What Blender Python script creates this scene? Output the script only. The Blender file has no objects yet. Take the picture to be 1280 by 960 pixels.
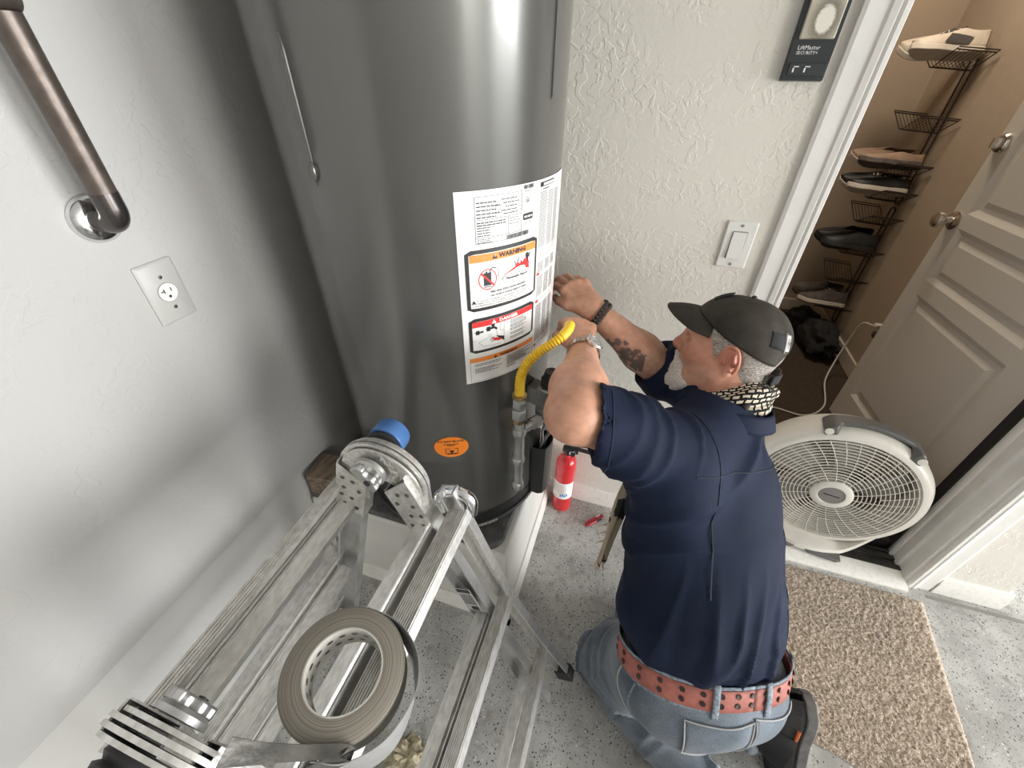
import bpy, bmesh, math, random
import numpy as np
from mathutils import Vector, Matrix, noise
random.seed(7)
C = bpy.context.scene.collection
PI = math.pi
R = math.radians

# ---------------------------------------------------------------- camera
CAM_H = 1.475
_f, _yaw, _pitch, _roll = 512.79, -0.306041, 0.651779, -0.0104283
cam_data = bpy.data.cameras.new('camera')
cam_data.sensor_fit = 'HORIZONTAL'
cam_data.sensor_width = 36.0
cam_data.lens = 36.0 * _f / 1280.0
cam_data.clip_start = 0.02
cam = bpy.data.objects.new('camera', cam_data)
C.objects.link(cam)
_fw = Vector((math.sin(_yaw) * math.cos(_pitch), math.cos(_yaw) * math.cos(_pitch), -math.sin(_pitch)))
_rt = Vector((math.cos(_yaw), -math.sin(_yaw), 0))
_dn = _fw.cross(_rt)
_r2 = math.cos(_roll) * _rt + math.sin(_roll) * _dn
_d2 = -math.sin(_roll) * _rt + math.cos(_roll) * _dn
cam.matrix_world = Matrix(((_r2.x, -_d2.x, -_fw.x, 0), (_r2.y, -_d2.y, -_fw.y, 0),
                           (_r2.z, -_d2.z, -_fw.z, CAM_H), (0, 0, 0, 1)))
bpy.context.scene.camera = cam

# ---------------------------------------------------------------- light
scene = bpy.context.scene
scene.view_settings.view_transform = 'Standard'
scene.view_settings.look = 'None'
scene.view_settings.gamma = 1.0
scene.view_settings.use_curve_mapping = False
scene.view_settings.exposure = 0.30
world = bpy.data.worlds.new('sky')
scene.world = world
world.use_nodes = True
_n = world.node_tree.nodes
_bg = _n['Background']
_bg.inputs['Color'].default_value = (0.93, 0.97, 1.0, 1)
_bg.inputs['Strength'].default_value = 4.0

def area_light(name, loc, target, sx, sy, power, col):
    d = bpy.data.lights.new(name, 'AREA')
    d.shape = 'RECTANGLE'; d.size = sx; d.size_y = sy
    d.energy = power; d.color = col
    o = bpy.data.objects.new(name, d); C.objects.link(o)
    o.location = loc
    o.rotation_euler = (Vector(target) - Vector(loc)).to_track_quat('-Z', 'Z').to_euler()
    return o
# daylight through the raised garage door (+X)
area_light('garage_door_daylight', (5.9, 0.75, 1.25), (0, 0.75, 0.9), 2.9, 2.3, 240, (0.975, 0.985, 1.0))
area_light('back_wall_fill', (5.9, -2.2, 1.3), (0.3, 0.6, 0.8), 2.0, 2.1, 165, (1.0, 0.97, 0.93))  # added fill lamp to brighten the back wall; no second door is known
# added unseen lamp that brightens the hallway behind the door
area_light('hallway_fill', (0.75, 2.5, 2.45), (0.8, 2.5, 0), 0.4, 0.4, 13, (1.0, 0.87, 0.72))

# ---------------------------------------------------------------- mesh helpers
def V(*a): return Vector(a)

class MB:
    def __init__(s): s.v = []; s.f = []
    def add(s, vs, fs):
        o = len(s.v); s.v += [tuple(v) for v in vs]; s.f += [tuple(i + o for i in f) for f in fs]; return s
    def box(s, c, size, M=None):
        c = Vector(c); h = Vector(size) / 2
        vs = []
        for z in (-1, 1):
            for y in (-1, 1):
                for x in (-1, 1):
                    p = Vector((x * h.x, y * h.y, z * h.z))
                    vs.append(c + ((M @ p) if M else p))
        return s.add(vs, [(0, 2, 3, 1), (4, 5, 7, 6), (0, 1, 5, 4), (2, 6, 7, 3), (0, 4, 6, 2), (1, 3, 7, 5)])
    def bar(s, a, b, w, h, up=(0, 0, 1)):
        a = Vector(a); b = Vector(b); d = (b - a); L = d.length; d.normalize()
        up = Vector(up); x = d.cross(up).normalized(); u = x.cross(d)
        M = Matrix((x, d, u)).transposed()
        return s.box((a + b) / 2, (w, L, h), M)
    def prism(s, poly, d, o=(0, 0, 0), ex=(1, 0, 0), ey=(0, 1, 0)):
        # polygon in the plane (ex,ey) at o, pushed along d
        o = Vector(o); ex = Vector(ex); ey = Vector(ey); d = Vector(d); n = len(poly)
        vs = [o + ex * p[0] + ey * p[1] for p in poly]; vs += [v + d for v in vs]
        fs = [tuple(range(n))[::-1], tuple(range(n, 2 * n))] + [(i, (i + 1) % n, n + (i + 1) % n, n + i) for i in range(n)]
        return s.add(vs, fs)
    def cyl(s, a, b, r0, r1=None, n=20, caps=True):
        r1 = r0 if r1 is None else r1
        a = Vector(a); b = Vector(b); d = (b - a).normalized()
        x = d.orthogonal().normalized(); y = d.cross(x)
        vs = []
        for p, r in ((a, r0), (b, r1)):
            for i in range(n):
                t = 2 * PI * i / n; vs.append(p + x * (r * math.cos(t)) + y * (r * math.sin(t)))
        fs = [(i, (i + 1) % n, n + (i + 1) % n, n + i) for i in range(n)]
        if caps: fs += [tuple(range(n))[::-1], tuple(range(n, 2 * n))]
        return s.add(vs, fs)
    def lathe(s, prof, o, axis=(0, 0, 1), n=32, x=None, a0=0.0, a1=2 * PI):
        # prof: list of (radius, height along axis)
        o = Vector(o); d = Vector(axis).normalized()
        x = Vector(x).normalized() if x is not None else d.orthogonal().normalized(); y = d.cross(x)
        full = abs(a1 - a0 - 2 * PI) < 1e-6
        m = n if full else n + 1
        vs = []
        for r, h in prof:
            for i in range(m):
                t = a0 + (a1 - a0) * i / n
                vs.append(o + d * h + (x * math.cos(t) + y * math.sin(t)) * max(r, 1e-5))
        fs = []
        for j in range(len(prof) - 1):
            for i in range(n):
                k = (i + 1) % m
                fs.append((j * m + i, j * m + k, (j + 1) * m + k, (j + 1) * m + i))
        return s.add(vs, fs)
    def tube(s, pts, r, n=10, closed=False, caps=True, rs=None):
        pts = [Vector(p) for p in pts]; m = len(pts)
        rs = rs or [r] * m
        tan = []
        for i in range(m):
            if closed: t = pts[(i + 1) % m] - pts[i - 1]
            else: t = pts[min(i + 1, m - 1)] - pts[max(i - 1, 0)]
            tan.append(t.normalized())
        x = tan[0].orthogonal().normalized(); vs = []
        for i in range(m):
            x = (x - tan[i] * x.dot(tan[i])).normalized(); y = tan[i].cross(x)
            for k in range(n):
                a = 2 * PI * k / n; vs.append(pts[i] + x * (rs[i] * math.cos(a)) + y * (rs[i] * math.sin(a)))
        fs = []
        for i in range(m if closed else m - 1):
            j = (i + 1) % m
            for k in range(n):
                l = (k + 1) % n; fs.append((i * n + k, i * n + l, j * n + l, j * n + k))
        if caps and not closed:
            fs += [tuple(range(n))[::-1], tuple(range((m - 1) * n, m * n))]
        return s.add(vs, fs)
    def strip(s, pts, ws, thick=0.0006):
        # a ribbon: centre points and half-width vectors
        pts = [Vector(p) for p in pts]; ws = [Vector(w) for w in ws]; vs = []
        m = len(pts)
        for i in range(m):
            t = (pts[min(i + 1, m - 1)] - pts[max(i - 1, 0)]).normalized()
            nn = t.cross(ws[i]).normalized() * thick
            vs += [pts[i] - ws[i] - nn, pts[i] + ws[i] - nn, pts[i] + ws[i] + nn, pts[i] - ws[i] + nn]
        fs = [(0, 1, 2, 3), tuple(4 * (m - 1) + k for k in (3, 2, 1, 0))]
        for i in range(m - 1):
            for k in range(4):
                l = (k + 1) % 4; fs.append((4 * i + k, 4 * i + 4 + k, 4 * i + 4 + l, 4 * i + l))
        return s.add(vs, fs)
    def ball(s, c, r, n=16, m=10, sc=(1, 1, 1)):
        c = Vector(c)
        prof = [(r * math.sin(PI * j / m), -r * math.cos(PI * j / m)) for j in range(m + 1)]
        k = len(s.v); s.lathe(prof, (0, 0, 0), n=n, x=(1, 0, 0))
        for i in range(k, len(s.v)):
            v = s.v[i]; s.v[i] = (c.x + v[0] * sc[0], c.y + v[1] * sc[1], c.z + v[2] * sc[2])
        return s
    def grid(s, nu, nv, fn):
        vs = [fn(i / nu, j / nv) for j in range(nv + 1) for i in range(nu + 1)]
        fs = [(j * (nu + 1) + i, j * (nu + 1) + i + 1, (j + 1) * (nu + 1) + i + 1, (j + 1) * (nu + 1) + i) for j in range(nv) for i in range(nu)]
        return s.add(vs, fs)
    def text(s, body, size, fn, align='CENTER', res=1, bold=0.0, sx=1.0):
        # flat lettering: fn maps (x, y) of the text plane to a point
        c = bpy.data.curves.new('t', 'FONT'); c.body = body; c.size = size; c.align_x = align
        c.align_y = 'CENTER'; c.resolution_u = res; c.offset = bold
        o = bpy.data.objects.new('t', c); C.objects.link(o)
        dg = bpy.context.evaluated_depsgraph_get(); dg.update()
        m = bpy.data.meshes.new_from_object(o.evaluated_get(dg))
        vs = [fn(v.co.x * sx, v.co.y) for v in m.vertices]; fs = [tuple(p.vertices) for p in m.polygons]
        bpy.data.objects.remove(o); bpy.data.curves.remove(c); bpy.data.meshes.remove(m)
        return s.add(vs, fs)

def root_of(o):
    while o.parent: o = o.parent
    return o
def link(name, me, mat, parent=None, smooth=True, angle=38, bevel=0.0, seg=2):
    o = bpy.data.objects.new(name, me); C.objects.link(o)
    if mat: me.materials.append(mat)
    if parent: o.parent = parent
    if smooth:
        me.polygons.foreach_set('use_smooth', [True] * len(me.polygons))
        me.set_sharp_from_angle(angle=R(angle))
    if bevel > 0:
        b = o.modifiers.new('bevel', 'BEVEL'); b.width = bevel; b.segments = seg; b.limit_method = 'ANGLE'; b.angle_limit = R(40)
        b.harden_normals = False
    return o
def part(name, mb, mat, parent=None, smooth=True, angle=38, bevel=0.0, seg=2, base=None):
    # base: origin for a top-level mesh
    off = Vector((0, 0, 0))
    if parent: off = root_of(parent).location.copy()
    elif base is not None: off = Vector(base)
    me = bpy.data.meshes.new(name)
    me.from_pydata([(v[0] - off.x, v[1] - off.y, v[2] - off.z) for v in mb.v], [], mb.f)
    bm = bmesh.new(); bm.from_mesh(me); bmesh.ops.recalc_face_normals(bm, faces=bm.faces); bm.to_mesh(me); bm.free()
    me.update()
    o = link(name, me, mat, parent, smooth, angle, bevel, seg)
    if not parent and base is not None: o.location = off
    return o
def thing(name, label, cat, loc=(0, 0, 0), group=None):
    o = bpy.data.objects.new(name, None); C.objects.link(o); o.location = loc
    o.empty_display_size = 0.05
    return tag(o, label, cat, group)
def tag(o, label, cat, group=None):
    o['label'] = label; o['category'] = cat
    if group: o['group'] = group
    return o
def struct(name, mb, mat, **k):
    o = part(name, mb, mat, **k); o['kind'] = 'structure'; return o
def copy_tree(o, parent=None):
    c = o.copy(); C.objects.link(c)
    if parent: c.parent = parent
    for ch in list(o.children): copy_tree(ch, c)
    return c

# ---------------------------------------------------------------- materials
def mat(name, col, rough=0.5, metal=0.0, spec=0.5, var=0.0, vscale=8.0, bump=0.0, bscale=60.0, col2=None, coat=0.0, detail=4.0, thr=None, trans=0.0, sheen=0.0, stretch=None, rvar=0.0):
    m = bpy.data.materials.new(name); m.use_nodes = True
    nt = m.node_tree; N = nt.nodes; L = nt.links
    b = N['Principled BSDF']
    b.inputs['Roughness'].default_value = rough; b.inputs['Metallic'].default_value = metal
    b.inputs['Specular IOR Level'].default_value = spec
    b.inputs['Coat Weight'].default_value = coat
    b.inputs['Transmission Weight'].default_value = trans
    b.inputs['Sheen Weight'].default_value = sheen
    b.inputs['Base Color'].default_value = (*col, 1)
    tc = N.new('ShaderNodeTexCoord'); src = tc.outputs['Object']
    if stretch:
        mp = N.new('ShaderNodeMapping'); mp.inputs['Scale'].default_value = stretch; L.new(src, mp.inputs['Vector']); src = mp.outputs['Vector']
    if var > 0 or col2:
        nz = N.new('ShaderNodeTexNoise'); nz.inputs['Scale'].default_value = vscale; nz.inputs['Detail'].default_value = detail
        L.new(src, nz.inputs['Vector'])
        rp = N.new('ShaderNodeValToRGB')
        lo, hi = (0.35, 0.65) if thr is None else thr
        rp.color_ramp.elements[0].position = lo; rp.color_ramp.elements[1].position = hi
        c2 = col2 or tuple(max(0, c * (1 - var)) for c in col)
        rp.color_ramp.elements[0].color = (*c2, 1); rp.color_ramp.elements[1].color = (*col, 1)
        L.new(nz.outputs['Fac'], rp.inputs['Fac']); L.new(rp.outputs['Color'], b.inputs['Base Color'])
    if rvar > 0:
        n3 = N.new('ShaderNodeTexNoise'); n3.inputs['Scale'].default_value = vscale * 1.7; L.new(src, n3.inputs['Vector'])
        mr = N.new('ShaderNodeMapRange'); mr.inputs['To Min'].default_value = max(0, rough - rvar); mr.inputs['To Max'].default_value = rough + rvar
        L.new(n3.outputs['Fac'], mr.inputs['Value']); L.new(mr.outputs['Result'], b.inputs['Roughness'])
    if bump > 0:
        n2 = N.new('ShaderNodeTexNoise'); n2.inputs['Scale'].default_value = bscale; n2.inputs['Detail'].default_value = 3
        L.new(src, n2.inputs['Vector'])
        bp = N.new('ShaderNodeBump'); bp.inputs['Strength'].default_value = 1.0; bp.inputs['Distance'].default_value = bump
        L.new(n2.outputs['Fac'], bp.inputs['Height']); L.new(bp.outputs['Normal'], b.inputs['Normal'])
    return m

def wall_mat(name, col, relief=0.0007, scale=58.0):
    # knock-down plaster: flat patches with raised wormy edges
    m = mat(name, col, rough=0.62, spec=0.3)
    N = m.node_tree.nodes; L = m.node_tree.links; b = N['Principled BSDF']
    tc = N['Texture Coordinate']
    dn = N.new('ShaderNodeTexNoise'); dn.inputs['Scale'].default_value = 24; dn.inputs['Detail'].default_value = 3
    L.new(tc.outputs['Object'], dn.inputs['Vector'])
    mx = N.new('ShaderNodeVectorMath'); mx.operation = 'MULTIPLY_ADD'
    L.new(dn.outputs['Color'], mx.inputs[0]); mx.inputs[1].default_value = (0.055, 0.055, 0.055); L.new(tc.outputs['Object'], mx.inputs[2])
    n1 = N.new('ShaderNodeTexNoise'); n1.inputs['Scale'].default_value = scale; n1.inputs['Detail'].default_value = 1.5; n1.inputs['Roughness'].default_value = 0.4
    L.new(mx.outputs['Vector'], n1.inputs['Vector'])
    r1 = N.new('ShaderNodeValToRGB'); r1.color_ramp.elements[0].position = 0.50; r1.color_ramp.elements[1].position = 0.56
    L.new(n1.outputs['Fac'], r1.inputs['Fac'])
    n2 = N.new('ShaderNodeTexNoise'); n2.inputs['Scale'].default_value = 170; n2.inputs['Detail'].default_value = 3
    L.new(tc.outputs['Object'], n2.inputs['Vector'])
    pn = N.new('ShaderNodeTexNoise'); pn.inputs['Scale'].default_value = 7; pn.inputs['Detail'].default_value = 2; L.new(tc.outputs['Object'], pn.inputs['Vector'])
    pr = N.new('ShaderNodeMapRange'); pr.inputs['From Min'].default_value = 0.38; pr.inputs['From Max'].default_value = 0.60; pr.inputs['To Min'].default_value = 0.12; L.new(pn.outputs['Fac'], pr.inputs['Value'])
    pm = N.new('ShaderNodeMath'); pm.operation = 'MULTIPLY'; L.new(r1.outputs['Color'], pm.inputs[0]); L.new(pr.outputs['Result'], pm.inputs[1])
    ad = N.new('ShaderNodeMath'); ad.operation = 'MULTIPLY_ADD'; L.new(n2.outputs['Fac'], ad.inputs[0]); ad.inputs[1].default_value = 0.22; L.new(pm.outputs[0], ad.inputs[2])
    bp = N.new('ShaderNodeBump'); bp.inputs['Strength'].default_value = 1.0; bp.inputs['Distance'].default_value = relief
    L.new(ad.outputs['Value'], bp.inputs['Height']); L.new(bp.outputs['Normal'], b.inputs['Normal'])
    return m

def floor_mat():
    # grey epoxy with scattered dark and light chips and scuffs
    m = mat('epoxy_floor', (0.52, 0.52, 0.50), rough=0.45, spec=0.4)
    N = m.node_tree.nodes; L = m.node_tree.links; b = N['Principled BSDF']
    tc = N['Texture Coordinate']
    base = N.new('ShaderNodeTexNoise'); base.inputs['Scale'].default_value = 5; base.inputs['Detail'].default_value = 6
    L.new(tc.outputs['Object'], base.inputs['Vector'])
    rp = N.new('ShaderNodeValToRGB')
    rp.color_ramp.elements[0].position = 0.3; rp.color_ramp.elements[0].color = (0.27, 0.265, 0.25, 1)
    rp.color_ramp.elements[1].position = 0.62; rp.color_ramp.elements[1].color = (0.48, 0.48, 0.46, 1)
    L.new(base.outputs['Fac'], rp.inputs['Fac'])
    cur = rp.outputs['Color']
    for sc, th, rnd, colr in ((130, 0.24, 0.70, (0.05, 0.05, 0.05, 1)), (110, 0.26, 0.86, (0.62, 0.62, 0.60, 1)), (60, 0.14, 0.72, (0.03, 0.03, 0.03, 1)), (85, 0.20, 0.66, (0.06, 0.055, 0.05, 1)), (190, 0.35, 0.6, (0.25, 0.25, 0.24, 1))):
        vo = N.new('ShaderNodeTexVoronoi'); vo.inputs['Scale'].default_value = sc; L.new(tc.outputs['Object'], vo.inputs['Vector'])
        lt = N.new('ShaderNodeMath'); lt.operation = 'LESS_THAN'; L.new(vo.outputs['Distance'], lt.inputs[0]); lt.inputs[1].default_value = th
        sx = N.new('ShaderNodeSeparateColor'); L.new(vo.outputs['Color'], sx.inputs['Color'])
        gt = N.new('ShaderNodeMath'); gt.operation = 'GREATER_THAN'; L.new(sx.outputs['Red'], gt.inputs[0]); gt.inputs[1].default_value = rnd
        mu = N.new('ShaderNodeMath'); mu.operation = 'MULTIPLY'; L.new(lt.outputs[0], mu.inputs[0]); L.new(gt.outputs[0], mu.inputs[1])
        mxx = N.new('ShaderNodeMix'); mxx.data_type = 'RGBA'; L.new(mu.outputs[0], mxx.inputs['Factor']); L.new(cur, mxx.inputs['A']); mxx.inputs['B'].default_value = colr
        cur = mxx.outputs['Result']
    sm = N.new('ShaderNodeTexNoise'); sm.inputs['Scale'].default_value = 26; sm.inputs['Detail'].default_value = 5; L.new(tc.outputs['Object'], sm.inputs['Vector'])
    sr = N.new('ShaderNodeValToRGB'); sr.color_ramp.elements[0].position = 0.55; sr.color_ramp.elements[1].position = 0.78
    L.new(sm.outputs['Fac'], sr.inputs['Fac'])
    mm = N.new('ShaderNodeMix'); mm.data_type = 'RGBA'; L.new(sr.outputs['Color'], mm.inputs['Factor']); L.new(cur, mm.inputs['A']); mm.inputs['B'].default_value = (0.20, 0.19, 0.165, 1)
    L.new(mm.outputs['Result'], b.inputs['Base Color'])
    n2 = N.new('ShaderNodeTexNoise'); n2.inputs['Scale'].default_value = 60; L.new(tc.outputs['Object'], n2.inputs['Vector'])
    bp = N.new('ShaderNodeBump'); bp.inputs['Distance'].default_value = 0.001; L.new(n2.outputs['Fac'], bp.inputs['Height']); L.new(bp.outputs['Normal'], b.inputs['Normal'])
    return m

M = {}
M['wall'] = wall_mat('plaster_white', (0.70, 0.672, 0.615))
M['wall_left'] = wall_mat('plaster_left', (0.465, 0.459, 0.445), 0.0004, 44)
M['stem'] = mat('stem_wall', (0.50, 0.495, 0.475), 0.7, var=0.06, vscale=5, bump=0.0008, bscale=90)
M['hall'] = mat('hall_tan', (0.42, 0.335, 0.25), 0.7, spec=0.2, bump=0.0012, bscale=45, var=0.05, vscale=4)
M['hall_carpet'] = mat('hall_carpet', (0.085, 0.065, 0.048), 0.95, spec=0.1, var=0.4, vscale=120, bump=0.004, bscale=260)
M['trim'] = mat('white_trim', (0.80, 0.79, 0.76), 0.35, var=0.05, vscale=20, bump=0.0003, bscale=80)
M['plat'] = mat('platform_paint', (0.70, 0.69, 0.65), 0.5, var=0.07, vscale=6, bump=0.0005, bscale=70)
M['trim_dirty'] = mat('white_trim_worn', (0.76, 0.745, 0.70), 0.45, var=0.10, vscale=70, thr=(0.33, 0.5), bump=0.001, bscale=60)
M['door'] = mat('door_paint', (0.66, 0.62, 0.55), 0.42, bump=0.0003, bscale=150, stretch=(1, 1, .15))
M['ceil'] = mat('ceiling_paint', (0.62, 0.61, 0.59), 0.8)
M['floor'] = floor_mat()
M['black'] = mat('black_rubber', (0.02, 0.02, 0.02), 0.55)
M['darkgap'] = mat('threshold_black', (0.028, 0.026, 0.024), 0.5, var=0.5, vscale=40)
M['chrome'] = mat('chrome', (0.75, 0.76, 0.78), 0.13, metal=1.0)
M['nickel'] = mat('satin_nickel', (0.62, 0.58, 0.53), 0.22, metal=1.0)

# ================================================================ setting
XL, YB, XC = -0.86, 1.165, 1.405       # left wall, back wall, outside corner of the back wall
DX0, DX1, DTOP = 0.335, 1.172, 2.08     # rough door opening
ZH = 0.065                              # hallway floor level
ZC = 2.65
T = 0.115
struct('floor', MB().box((2.4, 0.2, -0.05), (7.6, 8.6, 0.1)), M['floor'])
# expansion joint strip seen at the right
struct('trim_1', MB().box((3.4, 1.125, 0.0005), (4.4, 0.012, 0.002)), mat('joint', (0.22, 0.21, 0.19), 0.9))
wb = MB()
wb.box(((XL + DX0) / 2, YB + T / 2, ZC / 2), (DX0 - XL, T, ZC))
wb.box(((DX0 + DX1) / 2, YB + T / 2, (DTOP + ZC) / 2), (DX1 - DX0, T, ZC - DTOP))
wb.box(((DX1 + XC) / 2, YB + T / 2, ZC / 2), (XC - DX1, T, ZC))
wb.box((XC - 0.05, YB + T + 1.5, ZC / 2), (0.10, 3.0, ZC))
struct('wall_back', wb, M['wall'])
# left wall: drywall that ends, slightly proud, above a concrete stem wall
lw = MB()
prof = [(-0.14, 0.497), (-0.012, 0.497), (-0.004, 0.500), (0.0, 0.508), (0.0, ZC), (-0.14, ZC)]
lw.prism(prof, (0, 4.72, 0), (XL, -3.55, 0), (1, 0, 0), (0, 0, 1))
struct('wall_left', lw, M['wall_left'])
struct('baseboard_left', MB().box((XL - 0.081, -1.19, 0.2485), (0.14, 4.72, 0.497)), M['stem'])
# far walls of the garage
rw = MB()
rw.box((2.6, -3.6, ZC / 2), (7.1, 0.1, ZC))
struct('wall_front', rw, mat('front_wall', (0.42, 0.41, 0.39), .8))
rr = MB()
rr.box((6.1, -3.45, ZC / 2), (0.1, 0.4, ZC)); rr.box((6.1, -0.92, ZC / 2), (0.1, 0.44, ZC)); rr.box((6.1, 3.35, ZC / 2), (0.1, 2.3, ZC)); rr.box((6.1, -0.5, 2.5), (0.1, 5.6, 0.3))
struct('wall_right', rr, M['wall'])
struct('wall_bay', MB().box((3.75, 4.25, ZC / 2), (4.8, 0.1, ZC)), M['wall'])
struct('ceiling', MB().box((2.62, 0.2, ZC + 0.05), (7.1, 8.2, 0.1)), M['ceil'])
# driveway outside the raised door
struct('trim_2', MB().box((11.3, 0.8, -0.06), (10, 14, 0.1)), mat('driveway', (0.55, 0.53, 0.50), 0.8))

# hallway behind the door
struct('wall_hall_right', MB().box((1.3025, 2.46, 1.25), (0.005, 2.12 - 0.4, 2.37)), M['hall'])
struct('wall_hall_far', MB().box((0.42, 3.345, 1.25), (1.9, 0.07, 2.5)), M['hall'])
struct('wall_hall_left', MB().box((-0.5, 2.3, 1.25), (0.06, 2.1, 2.5)), M['hall'])
hb = MB().box((-0.08, YB + T + 0.006, 1.25), (0.80, 0.01, 2.5))
struct('wall_hall_near', hb, M['hall'])
struct('ceiling_hall', MB().box((0.42, 2.3, 2.53), (1.9, 2.12, 0.05)), M['ceil'])
struct('floor_hall', MB().box((0.42, 2.335, ZH - 0.03), (1.86, 2.0, 0.06)), M['hall_carpet'])
bbh = MB()
bbh.box((1.293, 2.62, ZH + 0.045), (0.014, 1.36, 0.09)); bbh.box((0.42, 3.303, ZH + 0.045), (1.76, 0.014, 0.09))
struct('baseboard_hall', bbh, mat('hall_base', (0.60, 0.52, 0.42), 0.5), bevel=0.004)

# door casing and jambs
def casing(x0, x1, inner):
    # stepped moulding: thick outer back-band, beads towards the opening
    s = 1 if inner > 0 else -1
    m = MB(); w = x1 - x0
    poly = [(0, 0), (0, 0.010), (0.1 * w, 0.013), (0.55 * w, 0.013), (0.60 * w, 0.017), (0.75 * w, 0.019), (0.80 * w, 0.015), (0.86 * w, 0.020), (0.97 * w, 0.020), (w, 0.016), (w, 0)]
    if s < 0: poly = [(w - a, b) for a, b in poly][::-1]
    m.prism(poly, (0, 0, DTOP + 0.06), (x0, YB, 0.0), (1, 0, 0), (0, -1, 0)); return m
struct('trim_3', casing(0.296, 0.370, 1), M['trim'], smooth=False)
struct('trim_4', casing(1.150, 1.222, -1), M['trim'], smooth=False)
struct('trim_5', MB().box(((0.309 + 1.222) / 2, YB - 0.008, DTOP + 0.09), (0.914, 0.016, 0.06)), M['trim'])
jl = MB(); jl.box((0.354, YB + 0.072, DTOP / 2), (0.036, 0.145, DTOP)); struct('trim_6', jl, M['trim'])
jr = MB()
jpoly = [(0, 0), (0.0, 0.050), (-0.006, 0.052), (-0.012, 0.052), (-0.012, 0.085), (-0.018, 0.088), (-0.020, 0.098), (-0.014, 0.102), (-0.014, 0.145), (0.036, 0.145), (0.036, 0)]
jr.prism(jpoly, (0, 0, DTOP), (1.136, YB - 0.004, 0.0), (1, 0, 0), (0, 1, 0))
struct('trim_7', jr, M['trim'], smooth=False)
struct('trim_11', MB().box((1.127, 1.293, DTOP / 2), (0.020, 0.036, DTOP - .05)), M['black'])
struct('trim_8', MB().box((0.745, YB + 0.072, DTOP + 0.02), (0.80, 0.145, 0.04)), M['trim'])
# sill board and black threshold
sl = MB()
sl.prism([(0, 0), (0, 0.010), (0.010, 0.016), (0.075, 0.020), (0.075, 0)], (0.772, 0, 0), (0.366, 1.118, 0.0), (0, 1, 0), (0, 0, 1))
struct('trim_9', sl, M['trim_dirty'])
th = MB()
th.box((0.752, 1.235, 0.012), (0.766, 0.085, 0.024)); th.box((0.752, 1.235, 0.027), (0.766, 0.016, 0.010)); th.box((0.752, 1.262, 0.026), (0.766, 0.010, 0.008))
th.box((0.752, 1.31, 0.03), (0.766, 0.05, 0.06))
struct('trim_10', th, M['darkgap'])
# baseboards on the back wall
def base_run(x0, x1, h=0.085):
    m = MB(); m.prism([(0, 0), (0.016, 0), (0.016, h * 0.62), (0.012, h * 0.72), (0.012, h * 0.86), (0.006, h), (0, h)], (x1 - x0, 0, 0), (x0, YB, 0), (0, -1, 0), (0, 0, 1)); return m
struct('baseboard_back', base_run(-0.19, 0.296), M['trim_dirty'])
struct('baseboard_corner', base_run(1.222, XC + 0.016), M['trim_dirty'])
cb = MB().box((XC + 0.008, YB + 0.8, 0.0425), (0.016, 1.6, 0.085)); struct('baseboard_bay', cb, M['trim_dirty'])

# ---- door leaf, standing open against the hallway wall
dh = V(1.145, 1.305, 0); df = V(1.095, 2.072, 0)
du = (df - dh).normalized(); dn = V(-du.y, du.x, 0)        # dn looks to -X (the face we see)
DW = (df - dh).length
def dpt(u, z, d): return dh + du * u + dn * d + V(0, 0, z)
door = thing('door_1', '', '', loc=dh)
for k in ('label', 'category'): del door[k]
door['kind'] = 'structure'
dm = MB(); zb, zt = ZH + 0.012, 2.05
panels = [(0.17, 0.675, 0.255, 0.745), (0.17, 0.675, 0.845, 1.005), (0.17, 0.675, 1.095, 1.92)]
us = [0, 0.15, 0.692, DW]
# stiles and rails at full thickness
def dbox(u0, u1, z0, z1, d0, d1):
    c = dpt((u0 + u1) / 2, (z0 + z1) / 2, (d0 + d1) / 2)
    dm.box(c, (u1 - u0, d1 - d0, z1 - z0), Matrix((du, dn, V(0, 0, 1))).transposed())
dbox(0, 0.15, zb, zt, -0.036, 0); dbox(0.692, DW, zb, zt, -0.036, 0)
zz = [zb, 0.235, 0.765, 0.825, 1.025, 1.075, 1.94, zt]
for a, b in ((0, 1), (2, 3), (4, 5), (6, 7)): dbox(0.15, 0.692, zz[a], zz[b], -0.036, 0)
part('door_leaf', dm, M['door'], door)
for (z0, z1) in ((0.235, 0.765), (0.825, 1.025), (1.075, 1.94)):
    pm = MB(); u0, u1 = 0.15, 0.692
    lv = [(0.0, 0.0), (0.008, -0.004), (0.020, -0.011), (0.034, -0.011), (0.052, -0.003), (0.060, -0.003)]
    ring = []
    for ins, dep in lv:
        ring.append([dpt(u0 + ins, z0 + ins, dep), dpt(u1 - ins, z0 + ins, dep), dpt(u1 - ins, z1 - ins, dep), dpt(u0 + ins, z1 - ins, dep)])
    vs = [p for rg in ring for p in rg]; fs = []
    for i in range(len(lv) - 1):
        for k in range(4): fs.append((4 * i + k, 4 * i + (k + 1) % 4, 4 * i + 4 + (k + 1) % 4, 4 * i + 4 + k))
    fs.append(tuple(4 * (len(lv) - 1) + k for k in range(4)))
    pm.add(vs, fs)
    part('door_panel', pm, M['door'], door, angle=12)
kb = MB()
ko = dpt(0.735, 1.041, 0)
kb.lathe([(0, 0.0), (0.033, 0), (0.033, 0.004), (0.026, 0.010), (0.013, 0.014), (0.011, 0.030), (0.016, 0.036), (0.026, 0.042), (0.029, 0.052), (0.026, 0.062), (0.014, 0.068), (0, 0.069)], ko, dn, 28)
k_ = part('door_knob', kb, M['nickel'], door); k_['label'] = 'satin nickel round door knob'
kd = MB(); ko = dpt(0.735, 1.294, 0)
kd.lathe([(0, 0), (0.031, 0), (0.031, 0.006), (0.024, 0.016), (0.018, 0.018), (0, 0.018)], ko, dn, 28)
kd.box(ko + dn * 0.026, (0.008, 0.016, 0.030), Matrix((du, dn, V(0, 0, 1))).transposed())
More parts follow.
